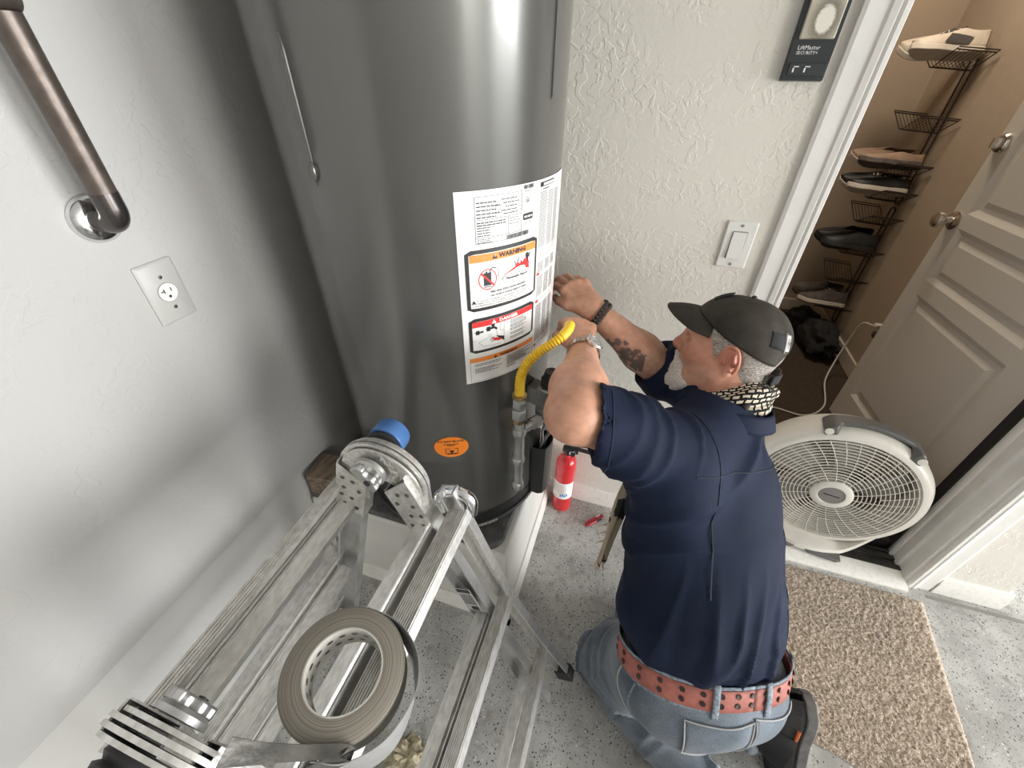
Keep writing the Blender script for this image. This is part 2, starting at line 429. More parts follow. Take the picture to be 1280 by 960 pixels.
k_ = part('deadbolt', kd, M['nickel'], door); k_['label'] = 'satin nickel deadbolt turn piece'
hm = MB()
for z in (0.30, 1.05, 1.80): hm.cyl(dpt(-0.008, z - 0.045, 0.004), dpt(-0.008, z + 0.045, 0.004), 0.007, n=12)
part('hinge', hm, M['nickel'], door)

# ================================================================ wall fittings
# light switch
sw = thing('light_switch', 'white rocker light switch on the textured back wall beside the door', 'switch', (0.2235, YB, 1.13))
def rrect(w, h, r, n=4):
    out = []
    for cx, cy, a in ((w / 2 - r, h / 2 - r, 0), (-w / 2 + r, h / 2 - r, 90), (-w / 2 + r, -h / 2 + r, 180), (w / 2 - r, -h / 2 + r, 270)):
        for i in range(n + 1):
            t = R(a + 90 * i / n); out.append((cx + r * math.cos(t), cy + r * math.sin(t)))
    return out
def plate(o, ex, ey, nrm, w, h, t, chamf=0.003, r=0.003):
    o, ex, ey, nrm = map(Vector, (o, ex, ey, nrm)); m = MB()
    a = rrect(w, h, r); b = rrect(w - 2 * chamf, h - 2 * chamf, r); n = len(a)
    vs = [o + ex * p[0] + ey * p[1] for p in a] + [o + ex * p[0] + ey * p[1] + nrm * (t * 0.45) for p in a] + [o + ex * p[0] + ey * p[1] + nrm * t for p in b]
    fs = [tuple(range(n))] + [tuple(range(2 * n, 3 * n))]
    for k in (0, n):
        fs += [(k + i, k + (i + 1) % n, k + n + (i + 1) % n, k + n + i) for i in range(n)]
    return m.add(vs, fs)
M['plastic_white'] = mat('white_plastic', (0.72, 0.715, 0.69), 0.35)
M['plastic_ivory'] = mat('ivory_plastic', (0.44, 0.435, 0.415), 0.4)
part('cover_plate', plate((0.2235, YB, 1.13), (1, 0, 0), (0, 0, 1), (0, -1, 0), 0.071, 0.115, 0.006), M['plastic_white'], sw)
fr = plate((0.2235, YB - 0.006, 1.13), (1, 0, 0), (0, 0, 1), (0, -1, 0), 0.036, 0.069, 0.0012, 0.0006)
part('rocker_frame', fr, mat('switch_seam', (0.30, 0.29, 0.26), 0.6), sw)
rk = MB(); rk.prism([(-0.032, 0.0015), (-0.032, 0.007), (0.0, 0.0035), (0.032, 0.0025), (0.032, 0.001)], (0.032, 0, 0), (0.2075, YB - 0.006, 1.13), (0, 0, 1), (0, -1, 0))
part('rocker', rk, M['plastic_white'], sw)
for z in (-0.048, 0.048):
    sm = MB(); sm.lathe([(0.0035, 0), (0.0035, 0.0012), (0, 0.0016)], (0.2235, YB - 0.006, 1.13 + z), (0, -1, 0), 12)
    part('screw', sm, mat('screw_grey', (0.35, 0.34, 0.32), 0.4, metal=0.6), sw)

# wall outlet on the left wall
oc = V(XL, 0.497, 1.131)
ot = thing('wall_outlet', 'ivory single round outlet on the left wall below the dark pipe', 'outlet', oc)
part('cover_plate', plate(oc, (0, 1, 0), (0, 0, 1), (1, 0, 0), 0.073, 0.117, 0.006, 0.004), M['plastic_ivory'], ot)
om = MB().lathe([(0.0, 0.0), (0.0175, 0), (0.0175, 0.0018), (0, 0.0018)], oc + V(0.006, 0, 0), (1, 0, 0), 28)
part('receptacle', om, M['plastic_white'], ot)
sl_ = MB()
xo = oc.x + 0.0079
sl_.box((xo, oc.y - 0.0065, oc.z + 0.004), (0.0008, 0.0018, 0.0085)); sl_.box((xo, oc.y - 0.0095, oc.z + 0.004), (0.0008, 0.006, 0.0018))
sl_.box((xo, oc.y + 0.0065, oc.z + 0.004), (0.0008, 0.0018, 0.007))
sl_.lathe([(0, 0), (0.0028, 0), (0.0028, 0.0004), (0, 0.0004)], (xo - 0.0003, oc.y, oc.z - 0.008), (1, 0, 0), 14)
part('slot', sl_, M['black'], ot)
om = MB().lathe([(0.0178, 0), (0.0186, 0), (0.0186, 0.0006), (0.0178, 0.0006)], oc + V(0.006, 0, 0), (1, 0, 0), 28)
part('seam_ring', om, mat('seam', (0.25, 0.24, 0.22), 0.7), ot)
for z in (-0.030, 0.030):
    sm = MB(); sm.lathe([(0.0036, 0), (0.0036, 0.0012), (0, 0.0016)], oc + V(0.006, 0, z), (1, 0, 0), 12)
    part('screw', sm, M['nickel'], ot)

# grab rail on the left wall
px, py = -0.802, 0.452
gr = thing('grab_rail', 'dark brown metal pipe rail with a chrome wall flange on the left wall', 'rail', (XL, py, 1.285))
M['bronze'] = mat('bronze_pipe', (0.135, 0.11, 0.095), 0.38, metal=0.55, var=0.3, vscale=60, rvar=0.08)
g = MB(); g.cyl((px, py, 1.305), (px, py, 1.528), 0.0178, n=28); part('pipe', g, M['bronze'], gr)
g = MB(); pts = [(px, py, 1.322), (px, py, 1.300)]
for i in range(9):
    a = R(90 * i / 8); pts.append((px - 0.020 + 0.020 * math.cos(a), py, 1.298 - 0.020 * math.sin(a)))
pts.append((XL + 0.008, py, 1.278)); g.tube(pts, 0.0186, 22); part('elbow', g, mat('elbow_dark', (0.10, 0.09, 0.085), 0.25, metal=0.8), gr)
g = MB(); g.cyl((px, py - 0.0175, 1.545), (px, py - 0.35, 1.545), 0.0178, n=24)
g.prism([(-0.0178, -0.02), (0.0178, -0.02), (0.0178, 0.0)], (0.0001, 0, 0), (px, py, 1.546), (0, 1, 0), (0, 0, 1))
part('pipe', MB().cyl((px, py + 0.0175, 1.5455), (px, py - 0.35, 1.5455), 0.0178, n=24), M['bronze'], gr)
g = MB(); g.cyl((px, py - 0.34, 1.5455), (XL, py - 0.34, 1.5455), 0.0178, n=20); part('pipe', g, M['bronze'], gr)
g = MB(); g.lathe([(0.0, 0), (0.036, 0), (0.037, 0.003), (0.035, 0.009), (0.027, 0.015), (0.021, 0.017), (0.0, 0.017)], (XL, py, 1.278), (1, 0, 0), 36); f_ = part('wall_flange', g, M['chrome'], gr)
g = MB(); g.lathe([(0.0, 0), (0.036, 0), (0.037, 0.003), (0.035, 0.009), (0.027, 0.015), (0.0, 0.017)], (XL, py - 0.34, 1.5455), (1, 0, 0), 36); part('wall_flange', g, M['chrome'], gr)

# garage-door control panel
ox0, ox1, oz0, oz1 = 0.199, 0.276, 1.463, 1.68
op = thing('door_opener_panel', 'black garage door control panel with a pale square button on the back wall', 'control panel', ((ox0 + ox1) / 2, YB, oz0))
M['panel_black'] = mat('panel_black', (0.022, 0.026, 0.030), 0.42)
part('housing', plate(((ox0 + ox1) / 2, YB, (oz0 + oz1) / 2), (1, 0, 0), (0, 0, 1), (0, -1, 0), ox1 - ox0, oz1 - oz0, 0.016, 0.002, 0.003), M['panel_black'], op)
bcx = (ox0 + ox1) / 2; yo = YB - 0.016
M['button'] = mat('worn_button', (0.66, 0.62, 0.53), 0.5)
def worn_button_mat():
    m = mat('worn_button_print', (0.62, 0.58, 0.5), 0.5); N = m.node_tree.nodes; L = m.node_tree.links; b = N['Principled BSDF']
    tc = N['Texture Coordinate']
    mp = N.new('ShaderNodeMapping'); mp.inputs['Location'].default_value = (-0.003, 0, -0.067); mp.inputs['Scale'].default_value = (1.0, 0, 0.72)
    L.new(tc.outputs['Object'], mp.inputs['Vector'])
    nz = N.new('ShaderNodeTexNoise'); nz.inputs['Scale'].default_value = 260; L.new(tc.outputs['Object'], nz.inputs['Vector'])
    ln = N.new('ShaderNodeVectorMath'); ln.operation = 'LENGTH'; L.new(mp.outputs['Vector'], ln.inputs[0])
    ma = N.new('ShaderNodeMath'); ma.operation = 'MULTIPLY_ADD'; L.new(nz.outputs['Fac'], ma.inputs[0]); ma.inputs[1].default_value = 0.006; L.new(ln.outputs['Value'], ma.inputs[2])
    rp = N.new('ShaderNodeValToRGB'); e = rp.color_ramp.elements
    e[0].position = 0.0165; e[0].color = (0.74, 0.71, 0.63, 1); e[1].position = 0.0180; e[1].color = (0.17, 0.155, 0.12, 1)
    x = e.new(0.032); x.color = (0.42, 0.39, 0.31, 1); x = e.new(0.052); x.color = (0.68, 0.64, 0.55, 1)
    L.new(ma.outputs['Value'], rp.inputs['Fac']); L.new(rp.outputs['Color'], b.inputs['Base Color']); return m
part('push_button', plate((bcx, yo, 1.58), (1, 0, 0), (0, 0, 1), (0, -1, 0), 0.060, 0.104, 0.004, 0.002, 0.003), worn_button_mat(), op)['label'] = 'pale square push button, worn grey around a bright spot'
M['print_white'] = mat('print_white', (0.8, 0.8, 0.78), 0.5)
tm = MB()
tm.text('LiftMaster', 0.0095, lambda x, y: V(ox0 + 0.012 + x, yo - 0.0004, 1.5155 + y), 'LEFT')
tm.text('SECURITY+', 0.0075, lambda x, y: V(ox0 + 0.012 + x, yo - 0.0004, 1.5075 + y), 'LEFT')
part('lettering', tm, M['print_white'], op, smooth=False)
part('button_strip', plate((bcx + 0.002, yo, 1.482), (1, 0, 0), (0, 0, 1), (0, -1, 0), 0.066, 0.021, 0.0022, 0.001, 0.002), mat('panel_black2', (0.030, 0.034, 0.038), 0.35), op)
sy = MB()
for kx in (-0.022, -0.002):
    sy.box((bcx + kx, yo - 0.0024, 1.481), (0.0028, 0.0004, 0.007)); sy.box((bcx + kx + 0.004, yo - 0.0024, 1.4865), (0.009, 0.0004, 0.0016))
part('symbol', sy, M['print_white'], op, smooth=False)

# ================================================================ hallway contents
M['wire'] = mat('dark_wire', (0.055, 0.042, 0.034), 0.4, metal=0.5)
RX, RY = 1.2985, 2.945
def rack(z0, z1, tiers, label):
    t = thing('shoe_rack', label, 'shoe rack', (RX, RY, z0), 'wire shoe racks on the hallway wall')
    m = MB()
    for dy in (-0.028, 0.028):
        m.tube([(RX - 0.012, RY + dy, z0 + 0.008), (RX - 0.012, RY + dy, z1 - 0.008)], 0.0045, 8)
    for zz_, s_ in ((z0 + 0.008, -1), (z1 - 0.008, 1)):
        m.tube([(RX - 0.012, RY + 0.028 * math.cos(R(a)), zz_ + s_ * 0.018 * math.sin(R(a))) for a in range(0, 181, 20)], 0.0045, 8)
    part('rail', m, M['wire'], t)
    for z in tiers:
        for s in (-1, 1):
            m = MB(); y0, y1 = 0.015, 0.155; xo, xi = -0.165, -0.015
            def p(u, v): return V(RX + xi + (xo - xi) * v, RY + s * (y0 + (y1 - y0) * u), z + 0.062 * u + 0.012 * (v - .5))
            m.tube([p(0, 0), p(1, 0), p(1, 1), p(0, 1)], 0.0032, 6, closed=True)
            for k in range(1, 9): m.tube([p(0, k / 9), p(1, k / 9)], 0.0013, 5)
            m.tube([p(1, 0), p(1.12, 0.0), p(1.12, 1), p(1, 1)], 0.0026, 6)
            part('wire_shelf', m, M['wire'], t)
    return t
rack(0.915, 1.56, (1.50, 1.25, 1.05, 0.925), 'upper dark wire shoe rack on the hallway wall, holding white shoes at its top')
rack(0.19, 0.88, (0.80, 0.62, 0.45, 0.27), 'lower dark wire shoe rack on the hallway wall, ending just above the black bag')

def shoe_mesh(L=0.28, W=0.095, Hh=0.10, toe=0.055, open_to=0.48):
    # heel at x=0, toe at x=L, sole at z=0; returns upper, sole, insole builders
    up, so, ins = MB(), MB(), MB()
    n = 16; secs = []
    for i in range(n + 1):
        t = i / n
        w = W / 2 * (0.72 + 0.10 * math.sin(PI * min(1, t / .35)) + 0.28 * math.exp(-((t - 0.70) / 0.20) ** 2))
        w *= math.sqrt(max(0.0, 1 - max(0, (t - 0.78) / 0.225) ** 2)) * math.sqrt(max(0.05, 1 - max(0, (0.10 - t) / 0.105) ** 2))
        w = max(w, 0.004)
        h = Hh - 0.012 * math.sin(PI * min(1, t / .4)) if t < 0.4 else Hh + (toe - Hh) * ((t - 0.4) / 0.6) ** 0.75
        rim = max(0.0, w * 0.62 * math.sqrt(max(0, 1 - ((t - open_to / 2) / (open_to / 2 + .03)) ** 2))) if t < open_to + .03 else 0.0
        secs.append((t * L, w, h, rim, 0.018 * max(0, (t - 0.75) / .25) ** 2))
    K = 9
    for side in (-1, 1):
        rows = []
        for x, w, h, rim, sp in secs:
            row = []
            for k in range(K):
                a = k / (K - 1) * PI / 2
                yy = side * (rim + (w - rim) * math.cos(a) ** 0.75); z = 0.018 + sp + (h - 0.018 - sp) * math.sin(a) ** 0.9
                row.append((x, yy, z))
            rows.append(row)
        vs = [p for r_ in rows for p in r_]
        fs = [(i * K + k, i * K + k + 1, (i + 1) * K + k + 1, (i + 1) * K + k) for i in range(n) for k in range(K - 1)]
        up.add(vs, fs)
    for dw, z0, z1 in ((0.003, 0.0, 0.024),):
        vs = []
        for x, w, h, rim, sp in secs:
            vs += [(x * 1.01 - .001, -w - dw, z0 + sp), (x * 1.01 - .001, w + dw, z0 + sp), (x * 1.01 - .001, w + dw, z1 + sp), (x * 1.01 - .001, -w - dw, z1 + sp)]
        fs = [(0, 1, 2, 3), tuple(4 * n + k for k in (3, 2, 1, 0))]
        for i in range(n):
            for k in range(4):
                l = (k + 1) % 4; fs.append((4 * i + k, 4 * i + 4 + k, 4 * i + 4 + l, 4 * i + l))
        so.add(vs, fs)
    vs = []
    for x, w, h, rim, sp in secs[:10]:
        vs += [(x, -w * .8, 0.034), (x, w * .8, 0.034)]
    ins.add(vs, [(2 * i, 2 * i + 1, 2 * i + 3, 2 * i + 2) for i in range(9)])
    return up, so, ins
def xf(mb, Mx):
    mb.v = [tuple(Mx @ Vector(v)) for v in mb.v]; return mb
def shoe(name, label, loc, rz, pitch, roll, up_m, sole_m, patch_m=None, L=0.28, group=None, tongue=True, W=.095, Hh=.10, toe=.055):
    up, so, ins = shoe_mesh(L, W, Hh, toe)
    t = thing(name, label, 'shoe', (0, 0, 0), group)
    o = part('upper', up, up_m, t); sd = o.modifiers.new('thick', 'SOLIDIFY'); sd.thickness = 0.004; sd.offset = -1
    part('sole', so, sole_m, t, bevel=0.003); part('insole', ins, M['insole'], t)
    if tongue:
        m = MB()
        def tg(u, v):
            x = L * (0.36 + 0.22 * v); w = 0.022
            return V(x, (u - .5) * 2 * w, Hh * (1.12 - 0.34 * v) - 0.010 * (2 * u - 1) ** 2)
        m.grid(6, 6, tg); o = part('tongue', m, patch_m or up_m, t); sd = o.modifiers.new('thick', 'SOLIDIFY'); sd.thickness = 0.006
        lc = MB()
        for k in range(4):
            x = L * (0.42 + 0.055 * k); z = Hh * (1.00 - 0.085 * k)
            lc.tube([(x, -0.026, z - 0.012), (x + .004, 0, z + .004), (x, 0.026, z - 0.012)], 0.0022, 6)
        part('laces', lc, sole_m, t)
    if patch_m:
        m = MB()
        for s in (-1, 1):
            def pt_(u, v):
                x = L * (0.30 + 0.34 * u - 0.08 * v); t_ = x / L; w = W / 2 * (0.80 + 0.24 * math.exp(-((t_ - 0.70) / 0.20) ** 2)); z = 0.028 + 0.042 * v
                return V(x, s * (w * (1.04 - 0.28 * v * v) + 0.0015), z)
            m.grid(6, 4, pt_)
        part('side_patch', m, patch_m, t)
    t.location = loc
    t.rotation_euler = (roll, pitch, rz)
    return t
M['insole'] = mat('insole', (0.12, 0.10, 0.085), 0.9)
M['shoe_cream'] = mat('shoe_cream', (0.60, 0.52, 0.42), 0.6, var=.15, vscale=30)
M['shoe_white'] = mat('shoe_sole_white', (0.62, 0.56, 0.48), 0.6, var=.12, vscale=30)
M['shoe_tan'] = mat('shoe_tan', (0.34, 0.23, 0.155), 0.7, var=.2, vscale=30)
M['shoe_grey'] = mat('shoe_grey', (0.13, 0.11, 0.095), 0.8, var=.4, vscale=40, bump=.001, bscale=200)
M['shoe_black'] = mat('shoe_black', (0.018, 0.018, 0.018), 0.55, var=.3, vscale=30)
M['patch'] = mat('shoe_patch', (0.055, 0.050, 0.046), 0.6)
grp = 'shoes on the wire racks'
def on_rack(name, label, z, side, *a, dx=0.0, dz=0.0, rz=None, **k):
    # heel towards the wall-side rail, lying on one tilted wing of a tier
    y = RY + side * 0.085
    return shoe(name, label, (RX - 0.03 + dx, y, z + 0.041 + dz), R(180) if rz is None else rz, R(-2), side * R(-23) if rz is None else 0, *a, group=grp, **k)
on_rack('trainer', 'cream trainer with a dark side patch, nearer one on the top rack tier', 1.50, -1, M['shoe_cream'], M['shoe_white'], M['patch'])
on_rack('trainer', 'cream trainer with a dark side patch, farther one on the top rack tier', 1.50, 1, M['shoe_cream'], M['shoe_white'], M['patch'])
on_rack('sandal', 'tan low shoe with pale sole, farther one on the third rack tier', 1.05, 1, M['shoe_tan'], M['shoe_white'], tongue=False, Hh=.075, toe=.05)
on_rack('sandal', 'tan low shoe with dark sole, nearer one on the third rack tier', 1.05, -1, M['shoe_tan'], M['shoe_grey'], tongue=False, Hh=.07, toe=.045)
on_rack('sneaker', 'black sneaker with a white sole edge, farther one on the fourth rack tier', 0.925, 1, M['shoe_black'], M['shoe_white'], Hh=.082)
on_rack('sneaker', 'black sneaker with a white sole edge, nearer one on the fourth rack tier', 0.925, -1, M['shoe_black'], M['shoe_white'], Hh=.082)
on_rack('clog', 'black slip-on shoe, farther one in the middle of the lower rack', 0.62, 1, M['shoe_black'], M['shoe_black'], tongue=False)
on_rack('clog', 'black slip-on shoe, nearer one in the middle of the lower rack', 0.62, -1, M['shoe_black'], M['shoe_black'], tongue=False)
on_rack('running_shoe', 'grey running shoe, farther one on the lowest rack tier', 0.27, 1, M['shoe_grey'], M['shoe_grey'], L=.27)
on_rack('running_shoe', 'grey running shoe, nearer one on the lowest rack tier', 0.27, -1, M['shoe_grey'], M['shoe_white'], L=.27)

# black bag lying on the hallway carpet
def blob(mb, c, rad, sc, seed, n=28, m=18, amp=0.25, freq=5.0, flat=None, rz=0.0):
    k = len(mb.v); mb.ball((0, 0, 0), rad, n, m)
    cr, sr = math.cos(rz), math.sin(rz)
    for i in range(k, len(mb.v)):
        v = Vector(mb.v[i]); s = 1 + amp * noise.noise(v / rad * (freq * .4) + V(seed, seed * .3, 0)) + amp * .5 * abs(noise.noise(v / rad * freq + V(seed, 0, 3)))
        v = V(v.x * s * sc[0], v.y * s * sc[1], v.z * s * sc[2])
        p = V(v.x * cr - v.y * sr, v.x * sr + v.y * cr, v.z) + Vector(c)
        if flat is not None and p.z < flat: p.z = flat
        mb.v[i] = tuple(p)
    return mb
bag = MB(); blob(bag, (1.17, 2.74, ZH + 0.085), 0.10, (0.9, 1.9, 0.9), 2, flat=ZH + .001, amp=.4); blob(bag, (1.15, 3.02, ZH + 0.06), 0.10, (0.9, 1.4, .7), 5, flat=ZH + .001, amp=.45)
tag(part('bag', bag, mat('black_cloth', (0.010, 0.010, 0.010), 0.85, bump=.002, bscale=40), base=(1.15, 2.8, ZH)), 'crumpled black cloth bag on the hallway carpet below the shoe rack', 'bag')
# slipper by the far wall
shoe('slipper', 'grey slipper on the hallway carpet behind the black bag', (0.93, 3.02, ZH + .002), R(75), 0, 0, M['shoe_grey'], M['shoe_grey'], tongue=False, Hh=.07, toe=.05, L=.26)
# hall outlet with plugs and a white cord
hp = thing('power_plug', 'white power plug in the hallway wall outlet with a pale cord', 'plug', (RX, 2.42, 0.40))
part('cover_plate', plate((1.3, 2.42, 0.40), (0, 1, 0), (0, 0, 1), (-1, 0, 0), 0.07, 0.115, 0.006), mat('hall_plate', (0.5, 0.40, 0.30), 0.5), hp)
m = MB(); m.box((1.272, 2.42, 0.415), (0.045, 0.032, 0.026)); part('plug', m, mat('clear_plug', (0.62, 0.57, 0.50), 0.3), hp, bevel=.005)
m = MB(); m.box((1.276, 2.405, 0.372), (0.036, 0.03, 0.03)); part('adapter', m, mat('dark_plug', (0.08, 0.065, 0.055), 0.4), hp, bevel=.004)
def spline(pts, n=8):
    pts = [Vector(p) for p in pts]; out = []
    q = [2 * pts[0] - pts[1]] + pts + [2 * pts[-1] - pts[-2]]
    for i in range(1, len(q) - 2):
        for k in range(n):
            t = k / n; a, b, c, d = q[i - 1:i + 3]
            out.append(0.5 * ((2 * b) + (c - a) * t + (2 * a - 5 * b + 4 * c - d) * t * t + (3 * b - a - 3 * c + d) * t ** 3))
    out.append(pts[-1]); return out
cord = MB(); cord.tube(spline([(1.25, 2.42, 0.415), (1.21, 2.46, 0.40), (1.20, 2.47, 0.28), (1.17, 2.42, 0.16), (1.12, 2.30, 0.10), (1.08, 2.10, ZH + .006), (0.96, 1.98, ZH + .006), (0.80, 2.0, ZH + .006), (0.62, 1.92, ZH + .006), (0.50, 1.70, ZH + .006)]), 0.0042, 8)
part('cord', cord, mat('cord_white', (0.62, 0.58, 0.52), 0.5), hp)

# ================================================================ heater platform
PX1, PY0, PZ = -0.195, 0.586, 0.385
pf = thing('heater_platform', 'white painted drywall platform with a grey concrete top under the water heater', 'platform', (-0.53, 0.87, 0))
m = MB(); m.box(((XL + PX1) / 2, (PY0 + YB) / 2, PZ / 2), (PX1 - XL - 0.002, YB - PY0 - .001, PZ))
part('body', m, M['plat'], pf, bevel=0.012, seg=3)
def base_strip(a, b, nrm, h=0.075):
    a = Vector(a); b = Vector(b); mm = MB()
    mm.prism([(0, 0), (0.014, 0), (0.014, h * .62), (0.010, h * .72), (0.010, h * .86), (0.005, h), (0, h)], b - a, a, nrm, (0, 0, 1)); return mm
part('baseboard', base_strip((XL, PY0, 0), (PX1 + .014, PY0, 0), (0, -1, 0)), M['trim_dirty'], pf)
part('baseboard', base_strip((PX1, PY0 - .014, 0), (PX1, YB - .017, 0), (1, 0, 0)), M['trim_dirty'], pf)
pm = MB(); poly = [(XL + .002, PY0 + 0.008), (PX1 - 0.075, PY0 + 0.008)] + [(PX1 - 0.075 + 0.05 * math.sin(R(a)), PY0 + 0.058 - 0.05 * math.cos(R(a))) for a in range(0, 91, 10)] + [(PX1 - 0.018, YB - .002), (XL + .002, YB - .002)]
pm.prism(poly, (0, 0, 0.026), (0, 0, PZ - 0.004))
M['pad'] = mat('concrete_pad', (0.135, 0.135, 0.13), 0.7, var=0.45, vscale=45, bump=0.002, bscale=120)
part('concrete_top', pm, M['pad'], pf, bevel=0.006)
rk_ = MB(); blob(rk_, (-0.20, 0.655, PZ + .0225), 0.004, (1, 1, .6), 3, 8, 6)
# wood block beside the heater
wbk = MB(); wbk.box((-0.812, 0.648, 0.405 + 0.0405), (0.086, 0.10, 0.079), Matrix.Rotation(R(6), 3, 'Z'))
tag(part('wood_block', wbk, mat('rough_wood', (0.28, 0.21, 0.15), 0.85, var=.6, vscale=25, bump=.003, bscale=60, stretch=(3, .6, 3)), base=(-0.812, 0.648, 0.405), bevel=.003), 'rough brown wood block wedged between the water heater and the left wall', 'wood block')

# ================================================================ water heater
HX, HY, HR = -0.46, 0.865, 0.276
HZ0, HZ1 = 0.418, 1.93
wh = thing('water_heater', 'tall glossy grey tank water heater with a white warning label', 'water heater', (HX, HY, 0.411))
M['tank'] = mat('tank_grey', (0.135, 0.135, 0.127), 0.21, metal=0.5, spec=0.5, var=0.06, vscale=3, coat=0.2)
M['tank_black'] = mat('tank_black', (0.02, 0.02, 0.02), 0.35)
m = MB(); m.lathe([(0.0, HZ0 + .06), (HR, HZ0 + .06), (HR, 1.60), (HR + .0012, 1.603), (HR, 1.606), (HR, HZ1 - .02), (HR - .02, HZ1), (0, HZ1)], (HX, HY, 0), n=128, x=(1, 0, 0)); part('jacket', m, M['tank'], wh, angle=50)
m = MB(); m.lathe([(0, HZ0), (HR - .004, HZ0), (HR + .001, HZ0 + .004), (HR + .001, HZ0 + .062), (HR - .002, HZ0 + .064)], (HX, HY, 0), n=96, x=(1, 0, 0)); part('base_ring', m, M['tank_black'], wh)
m = MB(); m.lathe([(HR + .0012, HZ0 + .004), (HR + .006, HZ0 + .004), (HR + .006, HZ0 + .018), (HR + .0012, HZ0 + .018)], (HX, HY, 0), n=96, x=(0, -1, 0)); part('base_rim', m, mat('rim_grey', (0.06, 0.06, 0.058), 0.35), wh)
m = MB(); m.lathe([(0.0, HZ0 - .007), (HR - .03, HZ0 - .007), (HR - .03, HZ0 + .001), (0, HZ0 + .001)], (HX, HY, 0), n=48); part('foot_ring', m, M['tank_black'], wh)
def onH(u_deg, z, d=0.0):
    t = R(u_deg); return V(HX + (HR + d) * math.sin(t), HY - (HR + d) * math.cos(t), z)
# rim label on the base (pale strip with marks)
def hpatch(mb, a0, a1, z0, z1, d, n=10):
    mb.grid(n, 1, lambda u, v: onH(a0 + (a1 - a0) * u, z0 + (z1 - z0) * v, d)); return mb
part('rim_label', hpatch(MB(), 30, 47, HZ0 + .005, HZ0 + .016, .0068), mat('rim_label', (.45, .45, .43), .5), wh)
mm = MB()
for a in (31.5, 33, 35, 36, 38, 40, 41, 43, 45): hpatch(mm, a, a + .8, HZ0 + .008, HZ0 + .013, .0072, 1)
part('rim_marks', mm, M['black'], wh)
# jacket seam pressed line on the left and right
M['seam_dark'] = mat('seam_dark', (.07, .07, .068), .3)
for a, z0, z1 in ((-13.6, 1.322, 1.515),):
    m = MB(); pts = [onH(a, z0 + (z1 - z0) * i / 12, 0.0) for i in range(13)]
    m.tube(pts, .0045, 8, rs=[.001] + [.0042] * 11 + [.001]); m.ball(onH(a + .2, z0 + .022, .002), .007, 10, 8, (1, 1, 2.2)); part('seam_rib', m, M['tank'], wh)
m = MB(); m.box(onH(77, 1.50, .0005), (.004, .004, .12)); part('access_slot', m, M['seam_dark'], wh)
# perforated air intake: rows of small dark diamonds
m = MB()
for j in range(17):
    for i in range(30):
        a = 6.5 + i * .98 + (.49 if j % 2 else 0); z = .578 + j * .0077
        if a > 35.2: continue
        p = [onH(a + da, z + dz, .0006) for da, dz in ((-.30, 0), (0, -.0024), (.30, 0), (0, .0024))]
        m.add(p, [(0, 1, 2, 3)])
o = part('air_intake_holes', m, M['black'], wh, smooth=False); o['kind'] = 'stuff'
# slots punched in the skirt right of the intake
for a in (41.5, 46.5):
    m = MB(); hpatch(m, a, a + .25, .515, .655, .0006, 1); part('skirt_slot', m, M['seam_dark'], wh, smooth=False)
# orange round sticker
def lab(a0, zt, d):
    # returns fn(x right in metres, y up in metres)
    return lambda x, y: onH(a0 + math.degrees(x / HR), zt + y, d)
M['orange'] = mat('print_orange', (0.86, 0.23, 0.02), 0.45)
M['orange2'] = mat('print_orange2', (0.86, 0.27, 0.05), 0.4)
M['ink'] = mat('print_black', (0.02, 0.02, 0.02), 0.45)
M['ink_grey'] = mat('print_grey', (0.12, 0.12, 0.12), 0.5)
M['red'] = mat('print_red', (0.62, 0.035, 0.035), 0.4)
M['paper'] = mat('label_white', (0.80, 0.80, 0.79), 0.35, coat=.15)
st = MB(); F = lab(24.7, 0.757, .0012); n = 40
pts = [F(0.041 * math.cos(2 * PI * i / n), 0.0335 * math.sin(2 * PI * i / n)) for i in range(n)]
st.add(pts + [F(0.020 * math.cos(2 * PI * i / n), 0.0165 * math.sin(2 * PI * i / n)) for i in range(n)] + [F(0, 0)], [(i, (i + 1) % n, n + (i + 1) % n, n + i) for i in range(n)] + [(n + i, n + (i + 1) % n, 2 * n) for i in range(n)])
s_ = part('round_sticker', st, M['orange'], wh); s_['label'] = 'orange oval sticker reading DO NOT BLOCK'
F = lab(24.7, 0.757, .0020)
def frect(mb, F, x0, y0, x1, y1, n=6):
    mb.grid(n, 1, lambda u, v: F(x0 + (x1 - x0) * u, y0 + (y1 - y0) * v)); return mb
def fpoly(mb, F, pts):
    mb.add([F(*p) for p in pts], [tuple(range(len(pts)))]); return mb
tx = MB(); tx.text('DO NOT BLOCK', .0085, lambda x, y: F(x, .0195 + y), bold=.00025, sx=.98)
for y, w in ((.0105, .018), (.0065, .009)): 
    for k in range(6): frect(tx, F, -w + k * w / 3, y - .0011, -w + k * w / 3 + w * .27, y + .0011, 1)
for x0, y0, x1, y1 in ((-.015, -.022, -.0138, -.004), (.0138, -.022, .015, -.004), (-.015, -.005, -.002, -.004), (.005, -.005, .015, -.004)): frect(tx, F, x0, y0, x1, y1, 2)
fpoly(tx, F, [(-.012, -.0235), (.013, -.0235), (.012, -.0200), (-.011, -.0200)]); fpoly(tx, F, [(-.0018, -.021), (.0018, -.021), (.0018, -.014), (-.0018, -.014)])
fpoly(tx, F, [(-.006, -.014), (-.003, -.016), (.003, -.016), (.006, -.014), (.003, -.009), (0, -.0115), (-.004, -.010)])
part('sticker_print', tx, M['ink'], s_, smooth=False)

